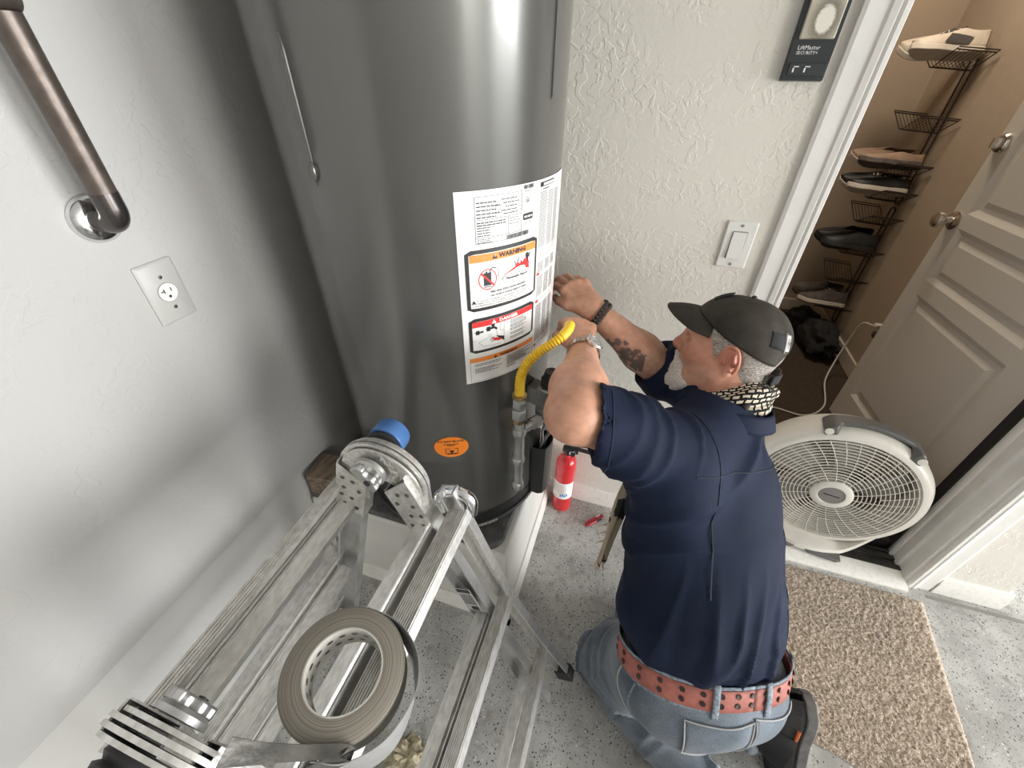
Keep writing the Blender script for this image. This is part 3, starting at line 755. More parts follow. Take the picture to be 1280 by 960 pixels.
# big label
A0, ZT = 34.6, 1.3215
F0 = lab(A0, ZT, .0010); F1 = lab(A0, ZT, .0017); F2 = lab(A0, ZT, .0023); F3 = lab(A0, ZT, .0029)
lb = MB(); lb.grid(64, 1, lambda u, v: F0(0.325 * u, -0.382 + 0.382 * v))
wl = part('warning_label', lb, M['paper'], wh); wl['label'] = 'white printed label with orange and red warning panels'
blk, wht, ora, red_, ink, gry = [MB() for _ in range(6)]
def flush(sec):
    # emit the print of one section of the label as its own parts, then start afresh
    for nm, mb_, mm_ in (('border', blk, 'ink'), ('face', wht, 'paper'), ('orange_band', ora, 'orange2'), ('red_print', red_, 'red'), ('black_print', ink, 'ink'), ('ruled_lines', gry, 'ink_grey')):
        if mb_.f:
            o = part(sec + '_' + nm, mb_, M[mm_], wl, smooth=False)
            if nm not in ('border', 'orange_band'): o['kind'] = 'stuff'
        mb_.v, mb_.f = [], []
def rr_(mb, F, x0, y0, x1, y1, r=.006):
    # rounded rectangle following the curve
    n = 14; vs = []; 
    for i in range(n + 1):
        x = x0 + (x1 - x0) * i / n
        e = max(0, r - min(x - x0, x1 - x)); ins = r - math.sqrt(max(0, r * r - e * e))
        vs += [F(x, y0 + ins), F(x, y1 - ins)]
    mb.add(vs, [(2 * i, 2 * i + 2, 2 * i + 3, 2 * i + 1) for i in range(n)])
def lines(mb, F, x0, x1, y0, n, dy, h=.0009, ragged=.15, seed=1, gap=.0012):
    rg = random.Random(seed)
    for k in range(n):
        x = x0; xe = x1 - (x1 - x0) * rg.random() * ragged
        while x < xe - .001:
            w = min(rg.uniform(.003, .010), xe - x); frect(mb, F, x, y0 - k * dy - h, x + w, y0 - k * dy, 1); x += w + gap
# data plate
bx0, bx1, by0, by1 = .0335, .1285, -.0865, -.0095
for a in ((bx0, by0, bx1, by0 + .0009), (bx0, by1 - .0009, bx1, by1), (bx0, by0, bx0 + .0009, by1), (bx1, by0, bx1 + .0009, by1), (bx0, -.0469, bx1, -.0460), (.0975, -.0760, .0984, -.0465), (bx0, -.0769, bx1 + .0, -.0760)): frect(gry, F1, *a, n=8)
for k, y in enumerate((-.0185, -.0245, -.0305, -.0365, -.0420)):
    lines(ink, F1, bx0 + .003, bx0 + .040 + .008 * (k % 2), y, 1, .004, .0019, .0, 10 + k)
    lines(ink, F1, bx0 + .050 + .004 * (k % 3), bx1 - .006, y + .0015, 1, .004, .0017, .1, 20 + k)
    frect(gry, F1, bx0 + .036, y + .0030, bx1, y + .0037, 6)
lines(ink, F1, bx0 + .003, bx0 + .060, -.0505, 2, .0042, .0019, .05, 3); lines(ink, F1, bx0 + .003, bx0 + .034, -.0590, 4, .0044, .0016, .3, 5)
lines(gry, F1, .100, .126, -.0500, 3, .0048, .0013, .2, 6); lines(gry, F1, bx0 + .003, bx0 + .032, -.0785, 3, .0028, .0012, .3, 7)
rg = random.Random(4)
def barcode(x0, x1, y0, y1):
    x = x0
    while x < x1:
        w = rg.choice((.0006, .0010, .0016)); frect(ink, F1, x, y0, x + w, y1, 1); x += w + rg.choice((.0006, .0010))
barcode(.094, .148, -.0865, -.0785); barcode(.133, .158, -.0085, -.0020); lines(gry, F1, .134, .156, -.0100, 2, .0025, .0010, .2, 8)
# round emblem and the black name tag (its lettering is too small to read)
for k in range(24):
    if k % 6 == 5: continue
    a = 2 * PI * k / 24; b = 2 * PI * (k + .8) / 24
    fpoly(gry, F1, [(.144 + .0078 * math.cos(a), -.0260 + .0105 * math.sin(a)), (.144 + .0078 * math.cos(b), -.0260 + .0105 * math.sin(b)), (.144 + .0070 * math.cos(b), -.0260 + .0097 * math.sin(b)), (.144 + .0070 * math.cos(a), -.0260 + .0097 * math.sin(a))])
lines(gry, F1, .1385, .1495, -.0225, 3, .003, .0012, .1, 9); fpoly(gry, F1, [(.142, -.031), (.146, -.031), (.145, -.026), (.143, -.026)])
rr_(blk, F1, .1325, -.0605, .1590, -.0490, .002)
lines(wht, F2, .1350, .1565, -.0532, 1, .003, .0030, 0, 12, .0016)
lines(gry, F1, .136, .154, -.0645, 1, .003, .0012, .1, 13)
flush('data_plate')
# panel 1 : WARNING, flammable vapours
rr_(blk, F1, .0115, -.2140, .1760, -.0960, .006); rr_(wht, F2, .0185, -.2072, .1692, -.1030, .0015)
frect(ora, F3, .0200, -.1182, .1680, -.1042, 12)
F4 = lab(A0, ZT, .0034)
def wtri(mb, x, y, s, hollow=None):
    fpoly(mb, F4, [(x - s * .58, y - s * .45), (x + s * .58, y - s * .45), (x, y + s * .55)])
wtri(ink, .0685, -.1112, .0095); ink.text('WARNING', .0112, lambda x, y: F4(.1085 + x, -.1112 + y), bold=.0005, sx=1.15)
fpoly(wht, lab(A0, ZT, .0038), [(.0679, -.1120), (.0691, -.1120), (.0692, -.1070), (.0678, -.1070)])
# can with prohibition ring
fpoly(ink, F3, [(.0455, -.1640), (.0605, -.1640), (.0605, -.1395), (.0455, -.1395)])
fpoly(ink, F3, [(.0495, -.1395), (.0525, -.1395), (.0525, -.1365), (.0495, -.1365)])
frect(gry, F3, .0455, -.1675, .0605, -.1655, 2)
for k in range(40):
    a = 2 * PI * k / 40; b = 2 * PI * (k + 1) / 40
    fpoly(red_, F3, [(.0535 + .0185 * math.cos(a), -.1525 + .0200 * math.sin(a)), (.0535 + .0185 * math.cos(b), -.1525 + .0200 * math.sin(b)), (.0535 + .0168 * math.cos(b), -.1525 + .0183 * math.sin(b)), (.0535 + .0168 * math.cos(a), -.1525 + .0183 * math.sin(a))])
fpoly(red_, F4, [(.0395, -.1408), (.0420, -.1383), (.0675, -.1640), (.0650, -.1665)])
def curve_line(mb, F, pts, w):
    for (xa, ya), (xb, yb) in zip(pts, pts[1:]):
        dx, dy = xb - xa, yb - ya; l = math.hypot(dx, dy) or 1; px_, py_ = -dy / l * w / 2, dx / l * w / 2
        fpoly(mb, F, [(xa - px_, ya - py_), (xb - px_, yb - py_), (xb + px_, yb + py_), (xa + px_, ya + py_)])
curve_line(ink, F3, [(.0585, -.1395), (.0590, -.1345), (.0625, -.1315), (.0670, -.1318), (.0705, -.1335)], .0016)
curve_line(gry, F3, [(.0705, -.1335), (.0740, -.1400), (.0750, -.1520), (.0775, -.1600), (.0840, -.1615)], .0006)
curve_line(gry, F3, [(.0725, -.1310), (.0765, -.1380), (.0775, -.1500), (.0795, -.1560), (.0850, -.1570)], .0006)
rr_(gry, F3, .0830, -.1640, .1555, -.1530, .005); rr_(wht, F4, .0836, -.1634, .1549, -.1536, .005)
ink.text('Flammable Vapors', .0072, lambda x, y: lab(A0, ZT, .0040)(.1190 + x, -.1586 + y), bold=.0002)
fpoly(red_, F3, [(.0860, -.1515), (.1520, -.1515), (.1500, -.1440), (.1535, -.1400), (.1490, -.1405), (.1500, -.1345), (.1455, -.1390), (.1440, -.1330), (.1415, -.1260), (.1395, -.1330), (.1370, -.1300), (.1330, -.1360), (.1280, -.1310), (.1265, -.1375), (.1180, -.1330), (.1150, -.1400), (.1050, -.1440)])
for a in ((.1130, -.1290, .1150, -.1390), (.1230, -.1250, .1200, -.1340)): curve_line(ink, F3, [(a[0], a[1]), (a[2], a[3])], .0016)
curve_line(ink, F4, [(.1460, -.1380), (.1450, -.1300), (.1410, -.1250), (.1440, -.1205)], .0022); curve_line(ink, F4, [(.1450, -.1300), (.1500, -.1280), (.1530, -.1220)], .0022)
fpoly(ink, F4, [(.1455 + .0030 * math.cos(2 * PI * k / 10), -.1235 + .0032 * math.sin(2 * PI * k / 10)) for k in range(10)])
fpoly(ink, F4, [(.1430, -.1250), (.1490, -.1255), (.1475, -.1340), (.1445, -.1340)])
frect(gry, F3, .0175, -.1735, .1705, -.1730, 12)
ink.text('FIRE AND EXPLOSION HAZARD', .0062, lambda x, y: F3(.1005 + x, -.1785 + y), bold=.00012, sx=.95)
ink.text('Can result in serious injury or death', .0062, lambda x, y: F3(.1005 + x, -.1855 + y), bold=.00012, sx=.95)
wtri(ink, .0245, -.1935, .0070)
for k, (s_t, x_) in enumerate((('Do not store or use gasoline or other flammable vapors and liquids', .0300), ('in the vicinity of this or any other appliance. Storage of or use of gasoline', .0200), ('or other flammable vapors or liquids in the vicinity of this', .0200), ('appliance can result in serious injury or death.', .0200))):
    ink.text(s_t, .0056, lambda x, y, k=k, x_=x_: F3(x_ + x, -.1925 - .0048 * k + y), 'LEFT', sx=.76)
flush('warning_panel')
# panel 2 : DANGER, scalding
rr_(blk, F1, .0115, -.3080, .1735, -.2290, .006); rr_(wht, F2, .0182, -.3015, .1668, -.2355, .0015)
frect(red_, F3, .0184, -.2480, .1666, -.2357, 12)
wtri(wht, .0640, -.2420, .0090); wht.text('DANGER', .0100, lambda x, y: F4(.0990 + x, -.2420 + y), bold=.0004, sx=1.12)
for cx, cy, s in ((.029, -.2600, 1), (.052, -.2560, 1.1), (.062, -.2500, .8)):
    fpoly(ink, F3, [(cx + s * r_ * math.cos(a), cy + s * r_ * math.sin(a)) for k in range(12) for a, r_ in ((2 * PI * k / 12, .0042 if k % 2 else .0060),)])
curve_line(ink, F3, [(.034, -.2600), (.041, -.2590)], .004); curve_line(ink, F3, [(.052, -.2560), (.066, -.2555), (.0705, -.2610)], .0046)
fpoly(red_, F3, [(.060, -.2790), (.070, -.2800), (.083, -.2860), (.076, -.2890), (.064, -.2860)]); fpoly(ink, F3, [(.068, -.2750), (.088, -.2820), (.088, -.2920), (.078, -.2860)])
curve_line(ink, F3, [(.064, -.2770), (.056, -.2780)], .0014); curve_line(ink, F3, [(.064, -.2800), (.054, -.2830)], .0014); curve_line(ink, F3, [(.066, -.2840), (.057, -.2870)], .0014)
for pl_ in ([(.0165, -.2800), (.060, -.2690)], [(.030, -.2830), (.040, -.2930), (.060, -.2960), (.080, -.2960)], [(.030, -.2830), (.058, -.2730)], [(.0875, -.2475), (.0875, -.3030)], [(.078, -.2475), (.078, -.2660), (.087, -.2670)], [(.070, -.2630), (.072, -.2760)]): curve_line(gry, F3, pl_, .0006)
for k, n_ in enumerate((3, 3, 2, 2, 2)): lines(ink, F3, .1030, .1500, -.2505 - .0098 * k, n_, .0030, .0012, .25, 30 + k)
flush('danger_panel')
# panel 3 : WARNING strip
for a in ((.0100, -.3790, .1740, -.3784), (.0100, -.3790, .0106, -.3200), (.1734, -.3790, .1740, -.3200)): frect(gry, F1, *a, n=10)
frect(ora, F1, .0100, -.3300, .1740, -.3195, 12); wtri(ink, .0660, -.3250, .0070); ink.text('WARNING', .0082, lambda x, y: F4(.1000 + x, -.3248 + y), bold=.0003, sx=1.15)
lines(ink, F1, .020, .085, -.3350, 2, .0036, .0013, .2, 41); lines(ink, F1, .020, .085, -.3460, 4, .0034, .0013, .5, 42); lines(ink, F1, .095, .166, -.3345, 8, .0032, .0013, .35, 43); lines(ink, F1, .095, .120, -.3610, 2, .0030, .0013, .2, 44)
flush('warning_strip')
# right column of fine print
frect(blk, F1, .1800, -.0125, .235, -.0045, 6); lines(wht, F2, .190, .232, -.0065, 1, .002, .0042, 0, 51, .0008)
frect(gry, F1, .1800, -.1300, .1804, -.0045, 1)
lines(ink, F1, .190, .215, -.0160, 1, .003, .0020, 0, 52)
for c_ in range(3):
    x0 = .1815 + c_ * .030
    lines(ink, F1, x0, x0 + .027, -.0215 - c_ * .002, 32, .0032, .0011, .15, 60 + c_, .0006); lines(red_, F1, x0, x0 + .026, -.1290, 5, .0038, .0007, .1, 70 + c_, .0006)
    lines(ink, F1, x0, x0 + .026, -.1540, 7, .0030, .0010, .2, 75 + c_, .0006)
    lines(ink, F1, x0, x0 + .026, -.1840, 14, .0032, .0010, .15, 80 + c_, .0006); lines(ink, F1, x0, x0 + .026, -.2480, 30, .0030, .0010, .15, 90 + c_, .0006)
for y in (-.1750, -.2360, -.3450): frect(red_, F1, .1800, y - .0055, .1900, y, 2)
for y in (-.1752, -.2362, -.3452): frect(gry, F1, .1900, y - .0006, .272, y, 6)
flush('fine_print')

# gas train: yellow flexible connector, nut, tee and drip leg, control valve
M['galv'] = mat('galvanised', (0.60, 0.60, 0.585), 0.36, metal=.85, var=.18, vscale=25)
M['brass'] = mat('brass', (0.42, 0.32, 0.16), 0.3, metal=.9)
M['yellow'] = mat('yellow_coating', (0.86, 0.56, 0.03), 0.42)
dx, dy = -0.197, 0.680
m = MB(); m.lathe([(0.0, .588), (.0155, .588), (.0165, .592), (.0165, .607), (.0148, .612), (.0120, .614), (.0120, .690), (.0165, .692), (.0172, .698), (.0165, .704), (.0145, .706), (.0145, .782), (.0172, .786), (.0178, .796), (.0165, .806), (.0120, .808), (.0120, .820), (0, .820)], (dx, dy, 0), n=24); part('drip_leg', m, M['galv'], wh)
m = MB(); m.lathe([(.0125, .815), (.0125, .842), (.0, .842)], (dx, dy, 0), n=24); m.lathe([(.0170, .838), (.0178, .842), (.0178, .862), (.0168, .866), (.0105, .868), (.0105, .872), (.0150, .873), (.0160, .878), (.0160, .900), (.0135, .904), (.010, .905)], (dx, dy, 0), n=6); part('union_nut', m, M['galv'], wh)
m = MB(); m.lathe([(.0122, .822), (.0145, .824), (.0145, .836), (.0122, .838)], (dx, dy, 0), n=6); part('brass_fitting', m, M['brass'], wh); m = MB(); m.lathe([(.0168, .898), (.0172, .902), (.0168, .906), (.0120, .907)], (dx, dy, 0), n=20); part('brass_fitting', m, M['brass'], wh)
fx = spline([(dx, dy, .900), (dx, dy, .935), (dx + .002, .683, .958), (dx + .012, .690, .985), (dx + .032, .700, 1.010), (dx + .056, .710, 1.030), (dx + .074, .722, 1.044), (dx + .083, .742, 1.052), (dx + .083, .760, 1.054)], 10)
# corrugations: radius alternates along the run
dense = []
for a, b in zip(fx, fx[1:]):
    for k in range(4): dense.append(a.lerp(b, k / 4))
acc = 0; rs = []
for i, p in enumerate(dense):
    if i: acc += (p - dense[i - 1]).length
    rs.append(.0096 + .0018 * (math.sin(acc / .0062 * 2 * PI)) if acc < .18 else .0106)
m = MB(); m.tube(dense, .0105, 16, rs=rs); part('flexible_connector', m, M['yellow'], wh, angle=75)['label'] = 'yellow corrugated gas connector'
vx, vy, vz = -0.140, 0.762, 0.845
vd = V(math.sin(R(72)), -math.cos(R(72)), 0); vs_ = V(vd.y, -vd.x, 0) * -1     # outwards / sideways
m = MB(); m.cyl((dx, dy, .792), V(dx, dy, .792) + (V(vx, vy, .800) - V(dx, dy, .792)) * .9, .0115, n=20)
q = V(dx, dy, .792).lerp(V(vx, vy, .800), .38); q2 = V(dx, dy, .792).lerp(V(vx, vy, .800), .62); m.cyl(q, q2, .0160, n=6); part('inlet_nipple', m, M['galv'], wh)
Mv = Matrix((vs_, vd, V(0, 0, 1))).transposed()
M['valve_body'] = mat('valve_grey', (0.42, 0.42, 0.41), 0.32, metal=.75, var=.2, vscale=40)
m = MB(); m.box((vx, vy, vz), (.066, .052, .085), Mv); part('gas_valve', m, M['valve_body'], wh, bevel=.004)
m = MB(); m.box(V(vx, vy, vz) - vd * .035, (.040, .050, .050), Mv); part('valve_mount', m, M['valve_body'], wh, bevel=.003)
m = MB(); m.box(V(vx, vy, vz + .058) + vd * .0, (.050, .040, .030), Mv); part('valve_cover', m, M['tank_black'], wh, bevel=.004)
m = MB(); m.lathe([(0, 0), (.016, 0), (.017, .004), (.014, .016), (0, .018)], V(vx, vy, vz + .073) - vs_ * .012, (0, 0, 1), 20); part('control_dial', m, M['tank_black'], wh)
m = MB(); m.box(V(vx, vy, vz + .045) - vs_ * .008 + vd * .028, (.022, .001, .012), Mv); part('valve_sticker', m, M['paper'], wh)
m = MB()
for k in (-1, 0, 1): m.cyl(V(vx, vy, vz - .042) + vs_ * (.016 * k), V(vx, vy, vz - .058) + vs_ * (.016 * k), .006, n=10)
part('outlet_fitting', m, M['brass'], wh)
bd = onH(84, 0, -.004)
m = MB()
for k, (o_, rr2) in enumerate(((-.014, .0035), (0, .0045), (.013, .003))):
    a = V(vx, vy, vz - .058) + vs_ * o_; b = V(bd.x, bd.y, .60) + vs_ * o_ + vd * .022
    m.tube(spline([a, a.lerp(b, .35) + vd * (.012 if k == 1 else -.004), a.lerp(b, .7) + vs_ * .006, b, b - V(0, 0, .12)]), rr2, 8)
part('burner_tube', m, M['galv'], wh)
ch = V(math.sin(R(84)), -math.cos(R(84)), 0); cs = V(-ch.y, ch.x, 0)
m = MB(); prof = [(-.042, 0), (-.042, .028), (-.034, .040), (-.014, .046), (.014, .046), (.034, .040), (.042, .028), (.042, 0)]
inner = [(a * .93, max(0, b - .003)) for a, b in prof][::-1]
m.prism(prof + inner, (0, 0, .192), onH(84, .436, -.002), cs, ch); part('burner_cover', m, mat('cover_black', (.028, .028, .027), .35), wh)

# ================================================================ fire extinguisher
ex, ey = -0.122, 1.102
fe = thing('fire_extinguisher', 'small red fire extinguisher standing on the floor in the corner behind the platform', 'fire extinguisher', (ex, ey, 0))
M['red_paint'] = mat('red_paint', (0.55, 0.022, 0.028), 0.22, coat=.4)
m = MB(); m.lathe([(0, .004), (.030, .004), (.034, 0.0), (.0385, .004), (.0395, .012), (.0395, .262), (.0375, .278), (.031, .292), (.020, .300), (.014, .303), (.014, .315), (0, .315)], (ex, ey, 0), n=36); part('cylinder', m, M['red_paint'], fe)
fl_ = lambda a, z, d=.0004: V(ex + (.0395 + d) * math.sin(R(a)), ey - (.0395 + d) * math.cos(R(a)), z)
m = MB(); m.grid(20, 1, lambda u, v: fl_(-75 + 150 * u, .085 + .095 * v)); e_ = part('paper_label', m, M['paper'], fe)
m = MB(); rg = random.Random(3)
for k in range(9):
    x = -70
    while x < 20: w = rg.uniform(4, 12); m.grid(1, 1, lambda u, v: fl_(x + w * u, .168 - k * .006 + .0022 * v, .0009)); x += w + 3
part('fine_print', m, mat('pink_print', (.62, .33, .30), .5), e_, smooth=False)
m = MB()
for k, (a, w) in enumerate(((-8, 7), (2, 10), (15, 8), (26, 9))): m.grid(2, 1, lambda u, v: fl_(a + w * u, .098 + .016 * v + (.004 if k % 2 else 0), .0009))
part('blue_print', m, mat('blue_print', (.10, .30, .62), .5), e_, smooth=False)
m = MB(); m.grid(4, 1, lambda u, v: fl_(-50 + 22 * u, .090 + .010 * v, .0009)); part('yellow_print', m, mat('yellow_print', (.62, .55, .2), .5), e_, smooth=False)
m = MB(); m.cyl((ex, ey, .312), (ex, ey, .338), .013, n=18); m.box((ex + .010, ey, .338), (.060, .022, .020)); part('valve_head', m, M['tank_black'], fe, bevel=.003)
m = MB(); m.bar((ex - .01, ey, .352), (ex + .085, ey, .345), .018, .004); m.bar((ex - .01, ey, .362), (ex + .090, ey, .378), .018, .004); part('handle', m, M['tank_black'], fe, bevel=.001)
m = MB(); m.lathe([(0, 0), (.012, 0), (.012, .008), (.010, .011), (0, .011)], (ex + .018, ey - .012, .335), (0.3, -1, .2), 20); part('pressure_gauge', m, M['chrome'], fe)

# ================================================================ pocket knife on the floor
kn = V(0.026, 1.062, 0.0)
kt = thing('pocket_knife', 'closed red pocket knife lying on the grey floor', 'knife', kn)
ka = V(math.cos(R(47)), math.sin(R(47)), 0); kbv = V(-ka.y, ka.x, 0)
M['knife_red'] = mat('knife_red', (0.34, 0.02, 0.03), 0.3, metal=.3)
m = MB(); poly = [(-.046, -.006), (-.030, -.011), (.000, -.010), (.030, -.0115), (.044, -.007), (.047, .003), (.036, .011), (.010, .010), (-.020, .0115), (-.042, .008), (-.048, .001)]
m.prism(poly, (0, 0, .013), kn + V(0, 0, .0005), ka, kbv); part('handle_scale', m, M['knife_red'], kt, bevel=.003)
m = MB(); m.prism([(-.040, -.008), (.040, -.009), (.040, -.0055), (-.040, -.005)], (0, 0, .0015), kn + V(0, 0, .0134), ka, kbv); m.prism([(.006, -.012), (.030, -.013), (.030, -.009), (.006, -.009)], (0, 0, .010), kn + V(0, 0, .003), ka, kbv); part('blade_back', m, M['tank_black'], kt)
m = MB(); m.prism([(.012, .004), (.032, .004), (.032, .009), (.012, .009)], (0, 0, .001), kn + V(0, 0, .0134), ka, kbv); part('clip', m, M['chrome'], kt)

# ================================================================ rug of carpet
cr = [V(0.700, 1.098, 0), V(1.178, 1.100, 0), V(1.075, 0.420, 0), V(0.500, 0.640, 0)]
cr = [V(0.36, 1.104, 0), V(1.178, 1.100, 0), V(1.095, 0.46, 0), V(0.42, 0.615, 0)]
rm = MB(); rnd = random.Random(11); NU, NV = 190, 150
def rugp(u, v):
    p = cr[3].lerp(cr[2], u).lerp(cr[0].lerp(cr[1], u), v)
    e = min(u, 1 - u) * 60, min(v, 1 - v) * 50
    edge = min(1, e[0], e[1])
    return V(p.x + rnd.uniform(-.0016, .0016), p.y + rnd.uniform(-.0016, .0016), .0015 + edge * (.010 + rnd.uniform(-.003, .003)))
rm.grid(NU, NV, rugp)
M['rug'] = mat('rug_tan', (0.60, 0.50, 0.40), 0.95, spec=.1, col2=(0.29, 0.23, 0.175), vscale=210, detail=3, thr=(.36, .62), bump=.004, bscale=300, sheen=.2)
tag(part('rug', rm, M['rug'], base=(.8, .8, 0), angle=180), 'tan carpet remnant used as a door mat on the floor in front of the doorway', 'rug')

# ================================================================ floor fan
FC = V(0.806, 1.283, 0.302); ya = R(8)
fn = V(-math.sin(ya), -math.cos(ya), 0); fe1 = V(math.cos(ya), -math.sin(ya), 0); up = V(0, 0, 1)
fan = thing('floor_fan', 'round off-white floor fan with a grey carry handle standing in the doorway', 'fan', V(FC.x, FC.y, 0.024))
M['fan_white'] = mat('fan_white', (0.70, 0.68, 0.62), 0.32, var=.05, vscale=9)
M['fan_grey'] = mat('fan_grey', (0.115, 0.112, 0.110), 0.4)
m = MB()
m.lathe([(.232, .050), (.236, .058), (.250, .057), (.262, .048), (.270, .030), (.270, -.035), (.262, -.052), (.245, -.060), (.228, -.060), (.228, .046), (.232, .050)], FC, fn, 80, x=fe1); part('housing', m, M['fan_white'], fan)
gm = MB(); bow = lambda r: .058 + .012 * (1 - (r / .23) ** 2)
for k in range(15):
    r = .062 + k * .0118
    gm.lathe([(r - .0010, bow(r) - .004), (r + .0010, bow(r) - .004), (r + .0010, bow(r) + .001), (r - .0010, bow(r) + .001), (r - .0010, bow(r) - .004)], FC, fn, 64, x=fe1)
for k in range(36):
    a = 2 * PI * k / 36; pts = []
    for i in range(8):
        r = .055 + (.232 - .055) * i / 7; b_ = a + .22 * (i / 7)
        if k % 2 and i < 3: continue
        pts.append(FC + fe1 * (r * math.cos(b_)) + up * (r * math.sin(b_)) + fn * (bow(r) - .001))
    gm.tube(pts, .00125, 5)
part('grille', gm, M['fan_white'], fan)
m = MB(); m.lathe([(.062, bow(.05) - .004), (.062, bow(.05) + .004), (.056, bow(.05) + .008), (.040, bow(.05) + .008), (.038, bow(.05) + .004)], FC, fn, 40, x=fe1); m.lathe([(0, .02), (.062, .02), (.062, .066)], FC, fn, 40, x=fe1); part('hub_ring', m, M['fan_white'], fan)
m = MB(); m.lathe([(0.039, bow(.05) + .002), (.039, bow(.05) + .0055), (0, bow(.05) + .0065)], FC, fn, 40, x=fe1); part('hub_badge', m, mat('badge_grey', (.30, .30, .30), .35, metal=.5), fan)
m = MB()
for k in range(9): m.box(FC + fn * (bow(.05) + .0066) + fe1 * (-.022 + k * .0055), (.0042, .0008, .0042), Matrix((fe1, fn, up)).transposed())
part('badge_marks', m, M['tank_black'], fan, smooth=False)
for k in range(5):
    m = MB()
    def bl(u, v):
        a = 2 * PI * k / 5 + (u - .5) * (1.0 - .25 * v) + .3 * v; r = .055 + .160 * v
        return FC + fe1 * (r * math.cos(a)) + up * (r * math.sin(a)) + fn * (-.005 + .034 * (u - .5) * (1.3 - .5 * v))
    m.grid(8, 8, bl); b_ = part('blade', m, mat('fan_blade', (.30, .29, .27), .4) if k == 0 else bpy.data.materials['fan_blade'], fan); sd = b_.modifiers.new('t', 'SOLIDIFY'); sd.thickness = .003
m = MB(); m.lathe([(0, -.045), (.055, -.045), (.058, -.02), (.058, .015), (.05, .022), (0, .022)], FC, fn, 32, x=fe1); part('motor', m, M['fan_grey'], fan)
m = MB()
for k in range(13):
    r = .05 + k * .0145; m.lathe([(r, -.058), (r + .0022, -.058), (r + .0022, -.061), (r, -.061), (r, -.058)], FC, fn, 48, x=fe1)
for k in range(24):
    a = 2 * PI * k / 24; d_ = fe1 * math.cos(a) + up * math.sin(a); m.bar(FC + d_ * .05 - fn * .06, FC + d_ * .232 - fn * .06, .002, .003, fn)
part('rear_grille', m, M['fan_grey'], fan)
# carry handle: dark band over the top with two ends and white buttons
hm = MB()
def hrow(a, r0, r1, d0, d1):
    e = fe1 * math.cos(a) + up * math.sin(a)
    return [FC + e * r0 + fn * d0, FC + e * r0 + fn * d1, FC + e * r1 + fn * d1, FC + e * r1 + fn * d0]
rows = []
for i in range(25):
    t = i / 24; a = R(116 - 62 * t); end = min(t, 1 - t)
    r0 = .276 if end > .16 else .255 - .0 * end; r1 = .290 - .012 * max(0, (.08 - end) / .08)
    d1 = .058 if end < .16 else .030
    rows.append(hrow(a, r0, r1, -.012, d1))
vs = [p for r_ in rows for p in r_]; fs = [(0, 1, 2, 3), tuple(96 + k for k in (3, 2, 1, 0))]
for i in range(24):
    for k in range(4): fs.append((4 * i + k, 4 * i + (k + 1) % 4, 4 * i + 4 + (k + 1) % 4, 4 * i + 4 + k))
hm.add(vs, fs); part('carry_handle', hm, M['fan_grey'], fan, bevel=.004)
for a in (113, 57):
    e = fe1 * math.cos(R(a)) + up * math.sin(R(a)); m = MB(); m.lathe([(0, 0), (.0125, 0), (.0125, .002), (0, .003)], FC + e * .272 + fn * .0585, fn, 20); part('handle_cap', m, M['fan_white'], fan)
# stand: white tray-like base with a drooping front lip and dark feet
m = MB(); outl = []
for i in range(31):
    t = -1 + 2 * i / 30; outl.append((t * .235, (.100 - .05 * abs(t) ** 2.2 + .018 * math.cos(t * PI * 1.0))))
vs = []; N1 = len(outl)
for (x, d) in outl:
    zc = FC.z - math.sqrt(max(0, .272 ** 2 - x * x)); zt_ = max(zc - .002, .030) if abs(x) < .2 else zc
    base_z = .034 + .16 * max(0, (abs(x) - .12) / .115) ** 1.7
    for dd, z in ((-.085, base_z), (d, base_z), (d - .004, base_z + .020), (d - .03, max(base_z + .028, zc - .004) if abs(x) > .13 else base_z + .026), (-.085, base_z + .03)):
        vs.append(V(FC.x, FC.y, 0) + fe1 * x + fn * dd + V(0, 0, z))
fs = []
for i in range(N1 - 1):
    for k in range(5): fs.append((5 * i + k, 5 * i + (k + 1) % 5, 5 * i + 5 + (k + 1) % 5, 5 * i + 5 + k))
fs += [tuple(range(5)), tuple(5 * (N1 - 1) + k for k in (4, 3, 2, 1, 0))]
m.add(vs, fs); part('stand', m, M['fan_white'], fan, angle=50)
for s in (-1, 1):
    m = MB(); c_ = V(FC.x, FC.y, 0) + fe1 * (s * .075)
    m.prism([(-.045, 0), (.045, 0), (.060, .014), (-.060, .014)], fn * .12, c_ - fn * .000 + V(0, 0, .0255), fe1, up); part('foot', m, M['fan_grey'], fan, bevel=.003)

# crumpled paper on the floor under the ladder
db = MB(); blob(db, (-.330, .170, .022), .045, (1.2, .9, .55), 9, n=22, m=14, amp=.7, freq=9, flat=.001, rz=.5)
tag(part('crumpled_paper', db, mat('yellowed_paper', (0.55, 0.49, 0.33), .8, var=.45, vscale=60, bump=.004, bscale=70), base=(-.33, .17, 0), angle=20), 'crumpled yellowish scrap of paper on the floor under the ladder', 'paper')

